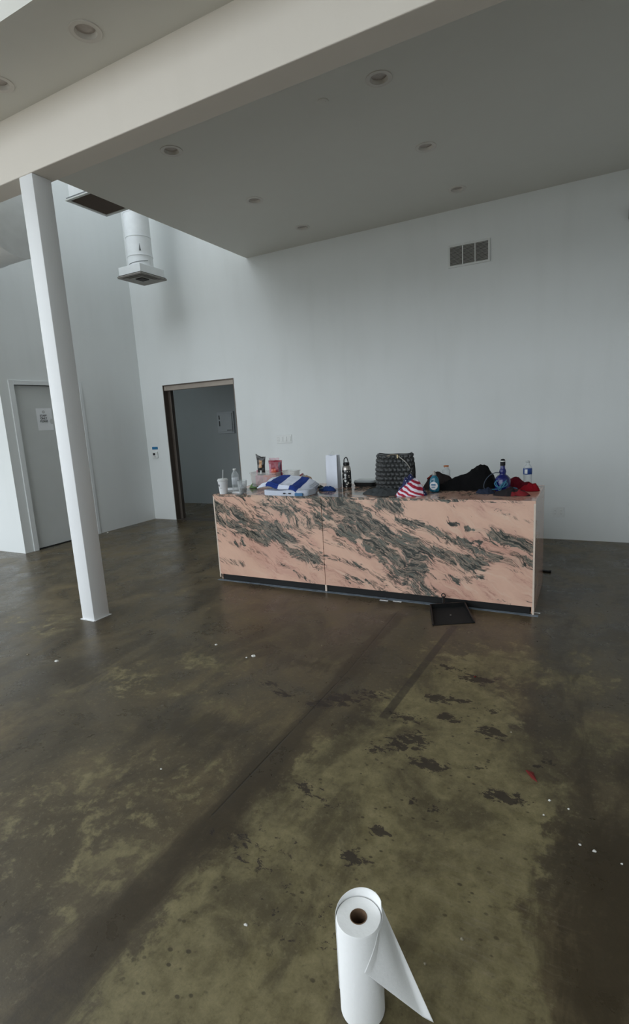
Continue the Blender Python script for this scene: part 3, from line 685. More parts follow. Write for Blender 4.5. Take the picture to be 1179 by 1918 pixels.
def folded(wd, dp, h, seed, layers=3, wob=.008):
    mb = MB()
    for k in range(layers):
        z0 = k*h/layers; t_ = h/layers*.96; ox = noise.noise(Vector((k*5.1, seed, 0)))*.02; oy = noise.noise(Vector((k*3.3, seed, 7)))*.015
        def fn(u, v):
            a = 2*PI*u; ca, sa = math.cos(a), math.sin(a); q = 6
            den = (abs(ca)**q+abs(sa)**q)**(1/q); x = ca/den; y = sa/den
            ph = PI*(v-.5); rr = 1-.035*(1-math.cos(ph)**.5 if math.cos(ph) > 0 else 1); zz = .5+.5*math.sin(ph)
            if v < .06 or v > .94: s_ = v/.06 if v < .06 else (1-v)/.06; x *= s_; y *= s_; zz = 0 if v < .06 else 1
            X = x*wd/2*rr+ox; Y = y*dp/2*rr+oy
            n_ = noise.noise(Vector((X*11, Y*11, seed+k*.25)))*wob
            return (X+n_*.8, Y+n_, z0+t_*zz+max(0, (n_+wob*.5))*(zz if k else zz))
        mb.surf(fn, 64, 14, closed_u=True)
    return mb
TZ = KZ+.0008
def on(px, py, dz=0): v = onz(px, py, KZ); return (v.x, v.y, TZ+dz)

# ------------------------------------------------------------------ things on the counter
# paper cup
t = thing('paper_cup', 'white lidded drink cup with straw at the left end of the counter', 'cup', (-3.047, 3.915, TZ), .2)
MB().lathe([(.036, 0), (.037, .003), (.0465, .122), (.048, .124)], 40).build('body', 'paper', t, True)
MB().lathe([(.0495, .120), (.0515, .124), (.0515, .129), (.047, .133), (.046, .141), (.042, .143)], 40).build('lid', 'plastic_white', t, True)
MB().tube([(.004, 0, .143), (.010, .004, .225)], .0032, 8).build('straw', 'plastic_white', t, True)
def on_cone(name, outline, a0, z0, r0, m_, parent):
    MB().surf(lambda u, v: ((r0(z0+(v-.5)*outline[1]))*math.cos(a0+(u-.5)*outline[0]), r0(z0+(v-.5)*outline[1])*math.sin(a0+(u-.5)*outline[0]), z0+(v-.5)*outline[1]), 12, 6).build(name, m_, parent, True)
rc = lambda z: .0365+(z/.122)*.010+.0006
n_ = 20; MB().add([((rc(.082+.011*math.sin(2*PI*k/n_)))*math.cos(-PI/2-.55+.24*math.cos(2*PI*k/n_)), rc(.082+.011*math.sin(2*PI*k/n_))*math.sin(-PI/2-.55+.24*math.cos(2*PI*k/n_)), .082+.011*math.sin(2*PI*k/n_)) for k in range(n_)], [tuple(range(n_))]).build('logo', 'ink', t)
on_cone('print_line', (.55, .004), -PI/2-.1, .058, rc, 'grille', t)

def bottle(name, label, loc, h, r, m_body, cap_m, label_m=None, lab=(.45, .68), cat='bottle', neck=.4, ribs=True):
    t = thing(name, label, cat, loc)
    prof = [(r*.62, 0), (r*.9, .003), (r, .012)]
    if ribs:
        for k in range(7): z = .02+k*h*.055; prof += [(r*.95, z), (r, z+h*.022)]
    prof += [(r, h*.70), (r*.93, h*.76), (r*.62, h*.84), (r*neck, h*.89), (r*neck, h*.93)]
    MB().lathe(prof, 32).build('body', m_body, t, True)
    MB().lathe([(r*neck*1.15, h*.925), (r*neck*1.2, h*.93), (r*neck*1.2, h*.99), (r*neck*1.0, h)], 24).build('cap', cap_m, t, True)
    if label_m: MB().lathe([(r*1.01, h*lab[0]), (r*1.025, h*lab[0]+.001), (r*1.025, h*lab[1]-.001), (r*1.01, h*lab[1])], 32, cap=False).build('label_band', label_m, t, True)
    return t
bottle('water_bottle', 'clear empty plastic bottle behind the drink cup at the left end', (-3.000, 4.05, TZ), .222, .034, M['pet'], 'plastic_white', see_through('milky_label', rgb(225, 230, 236), 1.2), (.32, .62))
# clear plastic cup of ice and dark drink
t = thing('clear_cup', 'clear plastic cup with dark drink and ice beside the bottle', 'cup', (-2.862, 3.965, TZ))
MB().lathe([(.033, 0), (.034, .003), (.047, .118), (.049, .120), (.0462, .118), (.0325, .006), (.002, .005)], 40, cap=False).build('body', M['pet'], t, True)
M['cola'] = mat('dark_drink', rgb(70, 52, 44), .15, trans=.4, var=.3, scale=60)
MB().lathe([(.031, .006), (.032, .007), (.036, .045), (.034, .046)], 32).build('drink', 'cola', t, True)
M['ice'] = see_through('ice', rgb(228, 232, 236), .7, .08)
for k in range(9):
    rnd.seed(k+3); a = k*2.4; q = Matrix.Translation((.017*math.cos(a), .017*math.sin(a), .052+.009*(k % 4))) @ Matrix.Rotation(k, 4, (1, .5, .3)); MB().bbox(-.009, .009, -.009, .009, -.008, .008, .002, q).build('ice_cube', 'ice', t)
# white paper plates / napkins behind
for k, (px, py, w_, d_, rz, h_, lb) in enumerate(((440, 917, .17, .12, .2, .012, 'folded white napkin pile lying behind the drink cup'), (446, 923, .12, .05, -.1, .008, 'flat white paper packet lying in front of the clear bottle'))):
    q = on(px, py)
    tt = thing('napkin_pile' if k == 0 else 'paper_packet', lb, 'paper', q, rz)
    folded(w_, d_, h_, 3+k, 3 if k == 0 else 1, .003).build('sheets', 'paper', tt, True)

# folded striped towel + white towel below
def stripe_cloth(name, base, stripe, fn_bands, axis=0):
    g = G(name); p = g.coord(); s3 = g.sep(p); x_ = s3[axis]; wv = g.noise(p, 5, 3)
    x_ = g.math('ADD', x_, g.math('MULTIPLY', g.math('SUBTRACT', wv, .5), .02)); f = None
    for a, b in fn_bands:
        m1 = g.math('MULTIPLY', g.ramp(x_, a-.003, a+.003), g.ramp(x_, b-.003, b+.003, 1, 0)); f = m1 if f is None else g.math('MAXIMUM', f, m1)
    g.put(g.b.inputs['Base Color'], g.mix(f, base, stripe)); g.b.inputs['Roughness'].default_value = .95
    g.bump(g.noise(p, 240, 3), .5, .004); return g.m
M['stripe'] = stripe_cloth('blue_striped_terry', rgb(220, 226, 240), rgb(28, 58, 136), [(-.155, -.03), (.085, .165)])
M['whitecloth'] = fab('white_cloth', rgb(214, 220, 234))
t = thing('white_cloth', 'white cloth folded flat under the blue striped towel at the counter front', 'cloth', (-2.345, 3.945, TZ), -.05)
folded(.46, .19, .040, 11, 2, .015).build('fabric', 'whitecloth', t, True)
MB().bbox(.12, .20, -.105, -.09, .004, .03, .004).build('blue_patch', mat('blue_patch', rgb(70, 120, 165), .7, var=.2), t)
for a_ in (.0, .055): MB().bbox(a_, a_+.022, -.1035, -.096, .018, .028, .001).build('print_mark', 'ink', t)
t = thing('striped_towel', 'white towel with broad blue stripes folded on top of the front pile', 'towel', (-2.375, 3.985, TZ+.066), -.04)
def towel(u, v):
    return None
mb = MB()
for k in range(3):
    def fn(u, v, k=k):
        x = (u-.5)*(.47-.02*k); y = (v-.5)*(.27-.02*k)
        ed = min(u, 1-u, v, 1-v)*14; rise = .011*k+.055*max(0, v-.2)+.012*math.sin(u*3+1)
        z = rise+.009*(min(1, ed)**.5)+.015*noise.noise(Vector((x*9, y*9, .6)))+.004*noise.noise(Vector((x*26, y*26, k*.2)))
        if u > .82: z -= (u-.82)*.22
        y += .018*noise.noise(Vector((x*6, k*1.5, 3.3)))*(1 if v < .5 else .4)
        return (x+.02*(v-.5), y, z)
    mb.surf(fn, 44, 26)
tw = mb.build('fabric', 'stripe', t, True, fix=False)
sm = tw.modifiers.new('thickness', 'SOLIDIFY'); sm.thickness = .009; sm.offset = -1
# hidden filler so the towel rests on something: a second folded white cloth behind
t = thing('folded_cloth', 'thick folded pale cloth tucked under the raised back of the striped towel', 'cloth', (-2.36, 4.125, TZ), 0)
folded(.38, .12, .060, 21, 4, .006).build('fabric', 'whitecloth', t, True)

# clear bins with snacks
def clear_bin(name, label, x, y, w_, d_, h_, rz=0):
    t = thing(name, label, 'bin', (x, y, TZ), rz); wt = .0025; hw, hd = w_/2, d_/2; s_ = .93
    mb = MB()
    for k, zz in enumerate((0, h_)):
        pass
    def ring(hw_, hd_, z, n=8, r=.02):
        out = []
        for (cx, cy, a0) in ((hw_-r, hd_-r, 0), (-hw_+r, hd_-r, PI/2), (-hw_+r, -hd_+r, PI), (hw_-r, -hd_+r, 1.5*PI)):
            for i in range(n): a = a0+PI/2*i/(n-1); out.append((cx+r*math.cos(a), cy+r*math.sin(a), z))
        return out
    rs = [ring(hw*s_, hd*s_, 0), ring(hw, hd, h_-.012), ring(hw+.006, hd+.006, h_-.01), ring(hw+.006, hd+.006, h_), ring(hw, hd, h_), ring(hw-wt, hd-wt, h_-.004), ring(hw*s_-wt, hd*s_-wt, wt)]
    n = len(rs[0]); vs = [p_ for r_ in rs for p_ in r_]
    fs = [(i*n+k, i*n+(k+1) % n, (i+1)*n+(k+1) % n, (i+1)*n+k) for i in range(len(rs)-1) for k in range(n)] + [tuple(range(n)), tuple((len(rs)-1)*n+k for k in range(n))]
    mb.add(vs, fs).build('tub', M['bin'], t, True); return t
clear_bin('clear_bin', 'wide clear plastic bin full of pink snack packets at the counter back left', -2.865, 4.42, .31, .20, .15)
clear_bin('small_clear_bin', 'small empty clear tub right of the snack bin', -2.615, 4.46, .14, .13, .155)
def pouch(name, label, loc, w_, h_, th, m_, rz=0, tilt=0, seed=0, cat='snack bag', patches=()):
    t = thing(name, label, cat, loc, rz); t.rotation_euler = (tilt, 0, rz)
    def side(s_):
        def fn(u, v):
            x = (u-.5)*w_; z = v*h_; b = (math.sin(PI*u)**.6)*(math.sin(PI*min(1, max(0, v)))**.5)*th/2
            n_ = noise.noise(Vector((x*30, z*30, seed+s_)))*.008
            ear_ = .16*h_*max(0, 1-u*2.2)*v**5 if seed == 3 else 0
            return (x*(1-.06*math.sin(PI*v))+n_*.4-ear_*.6+(.10*h_*v*v if seed == 3 else 0), s_*b+n_*math.sin(PI*u), z+n_*.5+ear_)
        return fn
    mb = MB().surf(side(-1), 16, 18).surf(side(1), 16, 18)
    mb.build('wrapper', m_, t, True)
    for nm, u0, u1, v0, v1, pm in patches:
        f = side(-1); MB().surf(lambda u, v: (lambda q: (q[0], q[1]-.0025, q[2]))(f(u0+(u1-u0)*u, v0+(v1-v0)*v)), 8, 8).build(nm, pm, t, True)
    return t
foil = lambda n, c, v=.3: mat(n, c, .3, bump=.3, scale=60, var=v, coat=.3)
M['foil_black'] = foil('black_foil', rgb(26, 22, 22)); M['foil_red'] = foil('crimson_foil', rgb(150, 34, 58)); M['foil_pink'] = foil('pink_foil', rgb(206, 130, 150))
M['foil_orange'] = foil('orange_print', rgb(214, 96, 72)); M['foil_green'] = foil('green_foil', rgb(90, 132, 60)); M['foil_tan'] = foil('tan_print', rgb(190, 142, 96)); M['foil_white'] = foil('white_foil', rgb(205, 208, 206)); M['foil_plum'] = foil('plum_foil', rgb(84, 42, 70))
a = ony(490, 884, 4.40)
pouch('black_snack_bag', 'black snack bag with tan picture standing tall in the clear bin', (ony(489, 884, 4.40).x, 4.41, TZ+.105), .096, .195, .03, 'foil_black', 0, .04, 3,
      patches=(('picture', .3, .7, .45, .82, 'foil_tan'), ('print', .38, .62, .12, .3, 'foil_white')))
pouch('red_snack_bag', 'crimson snack pouch with clear zip top standing in the clear bin', (ony(515, 884, 4.40).x, 4.42, TZ+.10), .150, .160, .04, 'foil_red', .08, 0, 5,
      patches=(('print', .2, .6, .15, .5, 'foil_orange'), ('side_print', .78, .95, .1, .9, 'foil_plum'), ('pink_edge', .02, .2, .1, .8, 'foil_pink')))
pouch('zip_bag_top', 'see-through pink topped packet sticking up behind the crimson pouch', (ony(515, 884, 4.47).x, 4.475, TZ+.10), .115, .180, .02, see_through('pink_film', rgb(228, 186, 196), .9), .05, 0, 9, cat='packet')
pouch('pink_packet', 'small pink packet poking out left of the black snack bag', (-2.965, 4.44, TZ+.11), .10, .05, .015, 'foil_pink', .1, -.2, 6, cat='packet')
pouch('orange_packet', 'orange and pink packet lying inside the clear bin front', (-2.83, 4.385, TZ+.012), .15, .105, .03, 'foil_orange', 0, -.1, 8, cat='packet', patches=(('print', .1, .4, .3, .8, 'foil_pink'), ('print', .5, .8, .2, .6, 'foil_red')))
pouch('pale_pink_packet', 'pale pink packet at the left inside the clear bin', (-2.955, 4.39, TZ+.012), .09, .10, .025, 'foil_pink', .1, -.1, 12, cat='packet')
def flatpack(name, label, px, py, w_, d_, m_, rz, h_=.02, seed=0, cat='packet', z=0, accents=()):
    q = on(px, py, z); t = thing(name, label, cat, q, rz)
    def f(u, v):
        x = (u-.5)*w_; y = (v-.5)*d_; b = (math.sin(PI*u)*math.sin(PI*v))**.5 if 0 < u < 1 and 0 < v < 1 else 0
        return (x, y, .002+h_*b*(1+.35*noise.noise(Vector((x*25, y*25, seed))))+.006*abs(noise.noise(Vector((x*40, y*40, seed+4)))))
    mb = MB().surf(f, 22, 16).surf(lambda u, v: ((u-.5)*w_, (v-.5)*d_, .0005), 22, 16); mb.build('wrapper', m_, t, True, fix=False)
    for (u0, u1, v0, v1, m2) in accents:
        MB().surf(lambda u, v: (lambda p_: (p_[0], p_[1]-.001, p_[2]+.002))(f(u0+(u1-u0)*u, v0+(v1-v0)*v)), 8, 8).build('print', m2, t, True, fix=False)
    return t
flatpack('green_packet', 'green snack packet lying left of the striped towel', 476, 914, .075, .08, 'foil_green', .3, .04, 2, accents=((.45, .98, .05, .95, 'foil_white'),))
flatpack('crisp_bag', 'pale crisp bag lying behind the striped towel', 566, 903, .20, .14, 'foil_white', .2, .075, 3, 'snack bag', accents=((.35, .6, .3, .7, 'foil_red'), (0.02, .25, .2, .8, 'foil_green'), (.75, .98, .1, .9, 'foil_tan')))
flatpack('dark_wrapper', 'dark wrapper pointing right behind the striped towel', 574, 900, .13, .08, 'foil_tan', .5, .05, 4, z=.0)
flatpack('lime_wrapper', 'small lime green wrapper between towel and paper bag', 590, 915, .05, .05, 'foil_green', .4, .02, 5)
flatpack('grey_pouch', 'small grey and black pouch beside the white paper bag', 599, 914, .08, .05, M['foil_black'], .1, .026, 6, 'pouch', accents=((.1, .6, .1, .6, 'foil_white'),))

# white paper bag
t = thing('paper_bag', 'tall plain white paper bag standing in the middle left of the counter', 'bag', (-2.105, 4.37, TZ), math.radians(-3))
bw, bd, bh = .118, .085, .305
mb = MB()
for (a, b) in (((-1, -1), (1, -1)), ((1, 1), (-1, 1))):
    mb.surf(lambda u, v: ((a[0]+(b[0]-a[0])*u)*bw/2*(1-.04*v), a[1]*bd/2*(1-.25*v)+.002*math.sin(u*7+v*5), v*bh+.004*math.sin(u*9)*v), 8, 16)
for s_ in (1, -1):
    mb.surf(lambda u, v: (s_*(bw/2*(1-.04*v)-.018*v*(1-abs(2*u-1))), (2*u-1)*bd/2*(1-.25*v), v*bh), 8, 16)
mb.surf(lambda u, v: ((u-.5)*bw, (v-.5)*bd, .001), 1, 1)
mb.build('bag_body', mat('white_kraft', rgb(226, 230, 240), .7, bump=.15, scale=20, var=.03), t, True)
MB().box(-.0006, .0006, -.0, .001, 0, .001)
MB().tube(spline([(-.02, 0, bh-.01), (-.018, 0, bh+.02), (0, 0, bh+.034), (.012, 0, bh+.018), (.012, 0, bh-.01)], 8), .0012, 6).build('string_handle', 'plastic_white', t, True)

# patterned flask
t = thing('patterned_flask', 'black flask with white spots, steel shoulder and carry loop beside the paper bag', 'flask', (-1.990, 4.41, TZ), 0)
g = G('spotted_black'); p = g.coord(); vo = g.nt.nodes.new('ShaderNodeTexVoronoi'); g.put(vo.inputs['Vector'], p); vo.inputs['Scale'].default_value = 42
g.put(g.b.inputs['Base Color'], g.mix(g.ramp(vo.outputs['Distance'], .26, .36, 1, 0), rgb(20, 20, 22), rgb(205, 200, 190))); g.b.inputs['Roughness'].default_value = .35
MB().lathe([(.036, 0), (.041, .004), (.042, .02), (.042, .150), (.041, .162)], 36).build('body', g.m, t, True)
MB().lathe([(.041, .162), (.041, .175), (.033, .198), (.026, .205)], 36).build('shoulder', mat('brushed_steel', rgb(190, 184, 178), .3, metal=.8, var=.1), t, True)
MB().lathe([(.027, .204), (.029, .208), (.029, .228), (.026, .232)], 32).build('lid', 'black', t, True)
MB().tube(spline([(-.022, 0, .226), (-.018, 0, .262), (.002, 0, .278), (.014, 0, .262), (.022, 0, .226)], 8), .005, 8).build('carry_loop', 'black', t, True)
for z_, s_ in ((.065, .011), (.118, .011), (.155, .006), (.092, .008)):
    n_ = 16; MB().add([(.0428*math.cos(-PI/2+.05+s_/.042*math.cos(2*PI*k/n_)), .0428*math.sin(-PI/2+.05+s_/.042*math.cos(2*PI*k/n_)), z_+s_*math.sin(2*PI*k/n_)) for k in range(n_)], [tuple(range(n_))]).build('spot', 'plate', t)

# blue crumpled gloves in front of the paper bag
q = on(614, 919)
t = thing('blue_glove', 'crumpled dark blue and grey cloth in front of the white paper bag', 'cloth', q)
heap([.085, .05, .035, .05, .08, .045, .03, .05], .03, 5, .5, 26, (.01, .0), .6, 48, 14).build('fabric', fab('blue_rubber', rgb(38, 66, 128), .5), t, True)
MB().tube(spline([(-.09, .01, .004), (-.06, -.02, .02), (-.03, -.01, .022), (-.01, .01, .012)], 6), .008, 8).build('cuff', fab('grey_blue', rgb(108, 128, 150)), t, True)

# black tray with clear lid
c_ = ony(681, 905, 4.50)
t = thing('food_tray', 'black takeaway tray with clear lid left of the tote', 'container', (-1.845, 4.53, TZ), 0)
MB().surf(lambda u, v: (lambda a, k: ((.094+.012*k)*max(-1, min(1, 1.25*math.cos(a))), (.065+.01*k)*max(-1, min(1, 1.25*math.sin(a))), .038*k))(2*PI*u, v), 48, 6, True).build('tray', 'kick', t, True)
MB().box(-.094, .094, -.065, .065, .0005, .003).build('bottom', 'kick', t)
MB().surf(lambda u, v: (lambda a, k: ((.107-.010*k)*max(-1, min(1, 1.25*math.cos(a))), (.076-.01*k)*max(-1, min(1, 1.25*math.sin(a))), .038+.018*k))(2*PI*u, v), 48, 4, True).box(-.097, .097, -.066, .066, .056, .0565).build('lid', see_through('clear_lid', rgb(190, 196, 198), 1.0), t, True)
MB().surf(lambda u, v: (lambda a, k: ((.106+.003*k)*max(-1, min(1, 1.25*math.cos(a))), (.075+.003*k)*max(-1, min(1, 1.25*math.sin(a))), .037+.002*k))(2*PI*u, v), 48, 1, True).build('rim', 'scuff', t, True)

# woven tote
g = G('woven_black'); p = g.coord(); n_ = g.noise(p, 60, 5)
g.put(g.b.inputs['Base Color'], g.mix(n_, rgb(22, 24, 25), rgb(62, 64, 64))); g.b.inputs['Roughness'].default_value = .38; g.bump(g.noise(p, 200, 3), .4, .003)
M['woven'] = g.m
t = thing('woven_tote', 'large black quilted tote bag with drawstring top standing in the middle of the counter', 'bag', (-1.500, 4.36, TZ), math.radians(4))
TW, TD, TH = .300, .15, .305
def tote(u, v, inner=0):
    a = 2*PI*u; q = 5; ca, sa = math.cos(a), math.sin(a); den = (abs(ca)**q+abs(sa)**q)**(1/q)
    wd = TW/2*(1.04+.06*math.sin(PI*v)-.05*v); dp = TD/2*(1.0+.12*math.sin(PI*v)-.45*v)
    x, y = ca/den*wd, sa/den*dp; z = v*TH
    rows = 8; rw = v*rows; ri = int(min(rw, rows-1)); fr_ = rw-ri; L_ = u*28+(.5 if ri % 2 else 0); fc = L_-int(L_)
    b = (math.sin(PI*min(1, fr_))**.6)*(math.sin(PI*fc)**.5)*.012
    if v > .97: b = .002
    nx_, ny_ = ca, sa
    z += .012*noise.noise(Vector((u*9, 0, 3)))*v + (.010*abs(ca)**3)*v
    return (x+nx_*(b-inner), y+ny_*(b-inner), z)
mb = MB().surf(lambda u, v: tote(u, v), 320, 110, True); n0 = len(mb.v)
mb.surf(lambda u, v: tote(u, 1-v*.5, .008), 320, 20, True)
mb.surf(lambda u, v: ((u-.5)*TW*.9, (v-.5)*TD*.8, .002), 1, 1).surf(lambda u, v: ((u-.5)*TW*.85, (v-.5)*TD*.6, TH*.8), 1, 1)
mb.build('bag_body', 'woven', t, True, fix=False)
MB().tube(spline([(-.03, -.05, .296), (-.055, -.062, .290), (-.035, -.052, .300), (.0, -.05, .304), (.045, -.055, .297), (.03, -.05, .303), (.06, -.062, .288)], 6), .0045, 8).build('drawstring', mat('pale_cord', rgb(140, 132, 120), .7, var=.2), t, True)
MB().bbox(.034, .048, -.068, -.056, .27, .305, .003).build('cord_stop', mat('gold_metal', rgb(165, 150, 120), .35, metal=.7, var=.1), t)
MB().tube(spline([(.045, -.058, .29), (.085, -.068, .262), (.125, -.075, .225), (.150, -.055, .17), (.163, -.04, .10), (.160, -.04, .06)], 8), .0042, 8).build('hanging_cord', mat('pale_cord_b', rgb(170, 168, 160), .7, var=.2), t, True)
MB().tube(spline([(.148, .02, .27), (.168, .0, .22), (.176, -.01, .14), (.172, -.02, .07)], 8), .006, 8).build('handle', 'black', t, True)
# dark grey cloth in front of tote
t = thing('grey_cloth', 'dark grey cloth spread flat in front of the quilted tote', 'cloth', (-1.49, 4.06, TZ), 0)
heap([.20, .16, .13, .17, .20, .13, .13, .14], .035, 8, .5, 14, (-.05, .05), .6, 80, 20).build('fabric', fab('charcoal_cloth', rgb(74, 78, 80)), t, True)
# flag pattern cloth bundle
g = G('flag_print'); p = g.coord(); s3 = g.sep(p); wv = g.noise(p, 9, 3)
sx = g.math('ADD', g.math('ADD', g.math('MULTIPLY', s3[2], 1.0), g.math('MULTIPLY', s3[0], .42)), g.math('MULTIPLY', g.math('SUBTRACT', wv, .5), .05))
st = g.ramp(g.math('SINE', g.math('MULTIPLY', sx, 185)), -.15, .15)
blue = g.math('MAXIMUM', g.ramp(g.math('ADD', g.math('SUBTRACT', s3[2], g.math('MULTIPLY', s3[0], .9)), 0), .105, .115), g.ramp(g.math('SUBTRACT', s3[0], g.math('MULTIPLY', s3[2], -.35)), .118, .124))
vo = g.nt.nodes.new('ShaderNodeTexVoronoi'); g.put(vo.inputs['Vector'], p); vo.inputs['Scale'].default_value = 55
bl = g.mix(g.ramp(vo.outputs['Distance'], .18, .28, 1, 0), rgb(28, 34, 82), rgb(210, 210, 225))
g.put(g.b.inputs['Base Color'], g.mix(blue, g.mix(st, rgb(170, 28, 58), rgb(236, 226, 240)), bl)); g.b.inputs['Roughness'].default_value = .75
t = thing('flag_cloth', 'bunched cloth with red and white stripes and starry blue in front of the tote', 'cloth', (-1.262, 4.03, TZ), 0)
heap([.135, .12, .08, .09, .12, .125, .095, .11], .135, 13, .28, 15, (.0, .02), .75, 90, 30, .4).build('fabric', g.m, t, True)
# dark jacket heap
t = thing('brown_jacket', 'dark brown jacket bunched behind the teal soap bottle', 'jacket', (-1.120, 4.41, TZ), 0)
heap([.15, .12, .09, .11, .15, .10, .08, .10], .118, 17, .25, 10, (0, 0), .5, 80, 24).build('fabric', fab('dark_brown_fabric', rgb(44, 38, 38)), t, True)
MB().tube(spline([(-.10, -.03, .085), (-.07, -.05, .105), (-.03, -.05, .118)], 6), .007, 8).build('red_trim', fab('rust_cloth', rgb(120, 44, 36)), t, True)
t = thing('black_jacket', 'black jacket heaped up with a peak right of the middle of the counter', 'jacket', (-.90, 4.41, TZ), 0)
mb = MB()
def jac(u, v):
    x = (u-.5)*.50; y = (v-.5)*.24; pr = np.interp(u, [0, .08, .3, .5, .62, .72, .84, .93, 1], [.0, .045, .085, .115, .168, .186, .17, .10, .0])
    e_ = (1-abs(2*v-1)**2.4); z = pr*max(0, e_)*(1+.10*noise.noise(Vector((x*14, y*16, 2.2))))+.010*e_*(1-abs(noise.noise(Vector((x*22+y*12, y*9, 4.1))))*2)
    return (x, y+.03*(u-.5)+.012*noise.noise(Vector((x*12, v*3, 7))), max(.001, z))
mb.surf(jac, 80, 36).surf(lambda u, v: (jac(u, v)[0], jac(u, v)[1], .0005), 80, 1)
mb.build('fabric', fab('black_fleece', rgb(13, 13, 15)), t, True, fix=False)
# teal dish soap
t = thing('soap_bottle', 'teal soap bottle with white label in front of the dark jackets', 'bottle', (-1.118, 4.215, TZ), 0)
sq = Matrix.Diagonal((1, .62, 1, 1))
M['soap'] = mat('teal_soap', rgb(20, 120, 150), .15, var=.1, trans=.35, coat=.5)
MB().lathe([(.030, 0), (.038, .004), (.042, .02), (.042, .075), (.036, .105), (.026, .122), (.017, .134), (.014, .138)], 36, M_=sq).build('body', 'soap', t, True)
MB().lathe([(.015, .136), (.016, .139), (.015, .150), (.010, .156), (.008, .172)], 20).build('cap', 'grille', t, True)
n_ = 28; P_ = [(0, .0)]; MB().add([(.033*math.cos(2*PI*k/n_), -.62*math.sqrt(max(.0001, .0425**2-(.033*math.cos(2*PI*k/n_))**2))-.0022, .052+.033*math.sin(2*PI*k/n_)) for k in range(n_)]+[(0, -.0293, .052)], [(k, (k+1) % n_, n_) for k in range(n_)]).build('front_label', 'paper', t, True)
MB().bbox(-.018, .018, -.0305, -.0292, .055, .066, .0003).build('label_print', 'blue_tape', t)
MB().bbox(-.014, .014, -.0305, -.0292, .038, .044, .0003).build('label_print', 'blue_tape', t)
M['orange_cap'] = mat('orange_cap', rgb(190, 116, 70), .4, var=.1)
bottle('orange_cap_bottle', 'clear bottle with orange cap behind the dark jackets', (-1.105, 4.57, TZ), .180, .036, M['pet'], 'orange_cap', None, neck=.52)
# red cloth heap
t = thing('red_cloth', 'deep red cloth spread behind the blue bottle', 'cloth', (-.56, 4.45, TZ), 0)
heap([.19, .10, .09, .10, .14, .10, .08, .14], .058, 23, .5, 11, (.06, .0), .55, 90, 22).build('fabric', fab('crimson_cloth', rgb(96, 14, 30)), t, True)
t = thing('black_red_cloth', 'black and red patterned cloth bunched at the counter front right', 'cloth', (-.50, 4.09, TZ), 0)
g = G('black_red'); p = g.coord(); g.put(g.b.inputs['Base Color'], g.mix(g.ramp(g.noise(p, 16, 3), .52, .58), rgb(18, 10, 16), rgb(118, 16, 26))); g.b.inputs['Roughness'].default_value = .85
heap([.13, .075, .05, .075, .14, .07, .05, .06], .036, 29, .5, 20, (0, 0), .5, 70, 18).build('fabric', g.m, t, True)
t = thing('navy_cloth', 'crumpled navy grey cloth left of the black and red cloth', 'cloth', (-.70, 4.17, TZ), 0)
heap([.07, .06, .05, .06, .08, .05, .04, .05], .03, 31, .5, 26, (0, 0), .5, 48, 14).build('fabric', fab('navy_cloth_fabric', rgb(42, 50, 68)), t, True)
# blue bottle
t = thing('blue_bottle', 'deep blue bulbous bottle with black cap and long neck', 'bottle', (-.592, 4.27, TZ), 0)
M['cobalt'] = mat('cobalt_plastic', rgb(14, 24, 100), .22, var=.15, coat=.5)
MB().lathe([(.052, 0), (.058, .006), (.059, .05), (.059, .085), (.054, .108), (.038, .128), (.024, .136), (.023, .144), (.027, .156), (.025, .170), (.018, .182), (.016, .205)], 40).build('body', 'cobalt', t, True)
MB().lathe([(.0175, .204), (.019, .208), (.019, .240), (.015, .252), (.010, .256)], 28).build('cap', 'ink', t, True)
MB().lathe([(.0192, .236), (.0196, .238), (.0185, .243)], 28, cap=False).build('cap_ring', 'plastic_white', t, True)
t = thing('teal_cable', 'teal charging cable looped over the blue bottle', 'cable', (-.592, 4.27, TZ), 0)
M['cable'] = mat('teal_rubber', rgb(48, 112, 138), .5, var=.1)
MB().tube(spline([(-.03, -.064, .098), (-.052, -.058, .070), (-.02, -.075, .045), (.025, -.07, .078), (.035, -.062, .10), (.02, -.075, .06), (-.02, -.085, .03), (.02, -.09, .022), (.08, -.10, .045), (.12, -.10, .04)], 8), .0042, 8).build('cord', 'cable', t, True)
MB().tube(spline([(-.045, -.06, .09), (-.03, -.065, .055), (.0, -.078, .03), (.0, -.085, .06), (.028, -.066, .09), (.04, -.065, .06), (-.02, -.09, .035), (-.09, -.10, .03)], 8), .0038, 8).build('cord', 'cable', t, True)
t = thing('black_hose', 'thin dark hose arching left from the blue bottle', 'hose', (-.592, 4.27, TZ), 0)
MB().tube(spline([(-.012, -.024, .15), (-.05, -.035, .153), (-.095, -.05, .13), (-.125, -.06, .085), (-.130, -.07, .04), (-.10, -.09, .02)], 8), .0032, 8).build('cord', mat('slate_rubber', rgb(50, 60, 76), .5, var=.1), t, True)
# labelled water bottle on folded paper
t = thing('folded_paper', 'pale folded paper under the water bottle at the right end', 'paper', (-.445, 4.575, TZ), .1)
folded(.13, .10, .008, 41, 1, .002).build('sheets', mat('pinkish_paper', rgb(226, 196, 188), .8, var=.05), t, True)
M['blue_label'] = mat('blue_white_label', rgb(36, 70, 140), .4, var=.1)
t = bottle('labelled_bottle', 'clear water bottle with blue label at the right end of the counter', (-.440, 4.57, TZ+.0095), .200, .034, M['pet'], see_through('clear_cap', rgb(200, 206, 206), 1.2), 'blue_label', (.46, .70))
on_cone('label_print', (.7, .036), -PI/2-.3, .116, lambda z: .0352, 'plate', t)
t = thing('red_pouch', 'bright red and black pouch near the right end of the counter', 'pouch', (-.40, 4.33, TZ), -.1)
heap([.075, .06, .05, .055, .08, .05, .045, .05], .045, 37, .4, 18, (.02, 0), .45, 48, 14).build('fabric', fab('scarlet_cloth', rgb(140, 18, 32)), t, True)

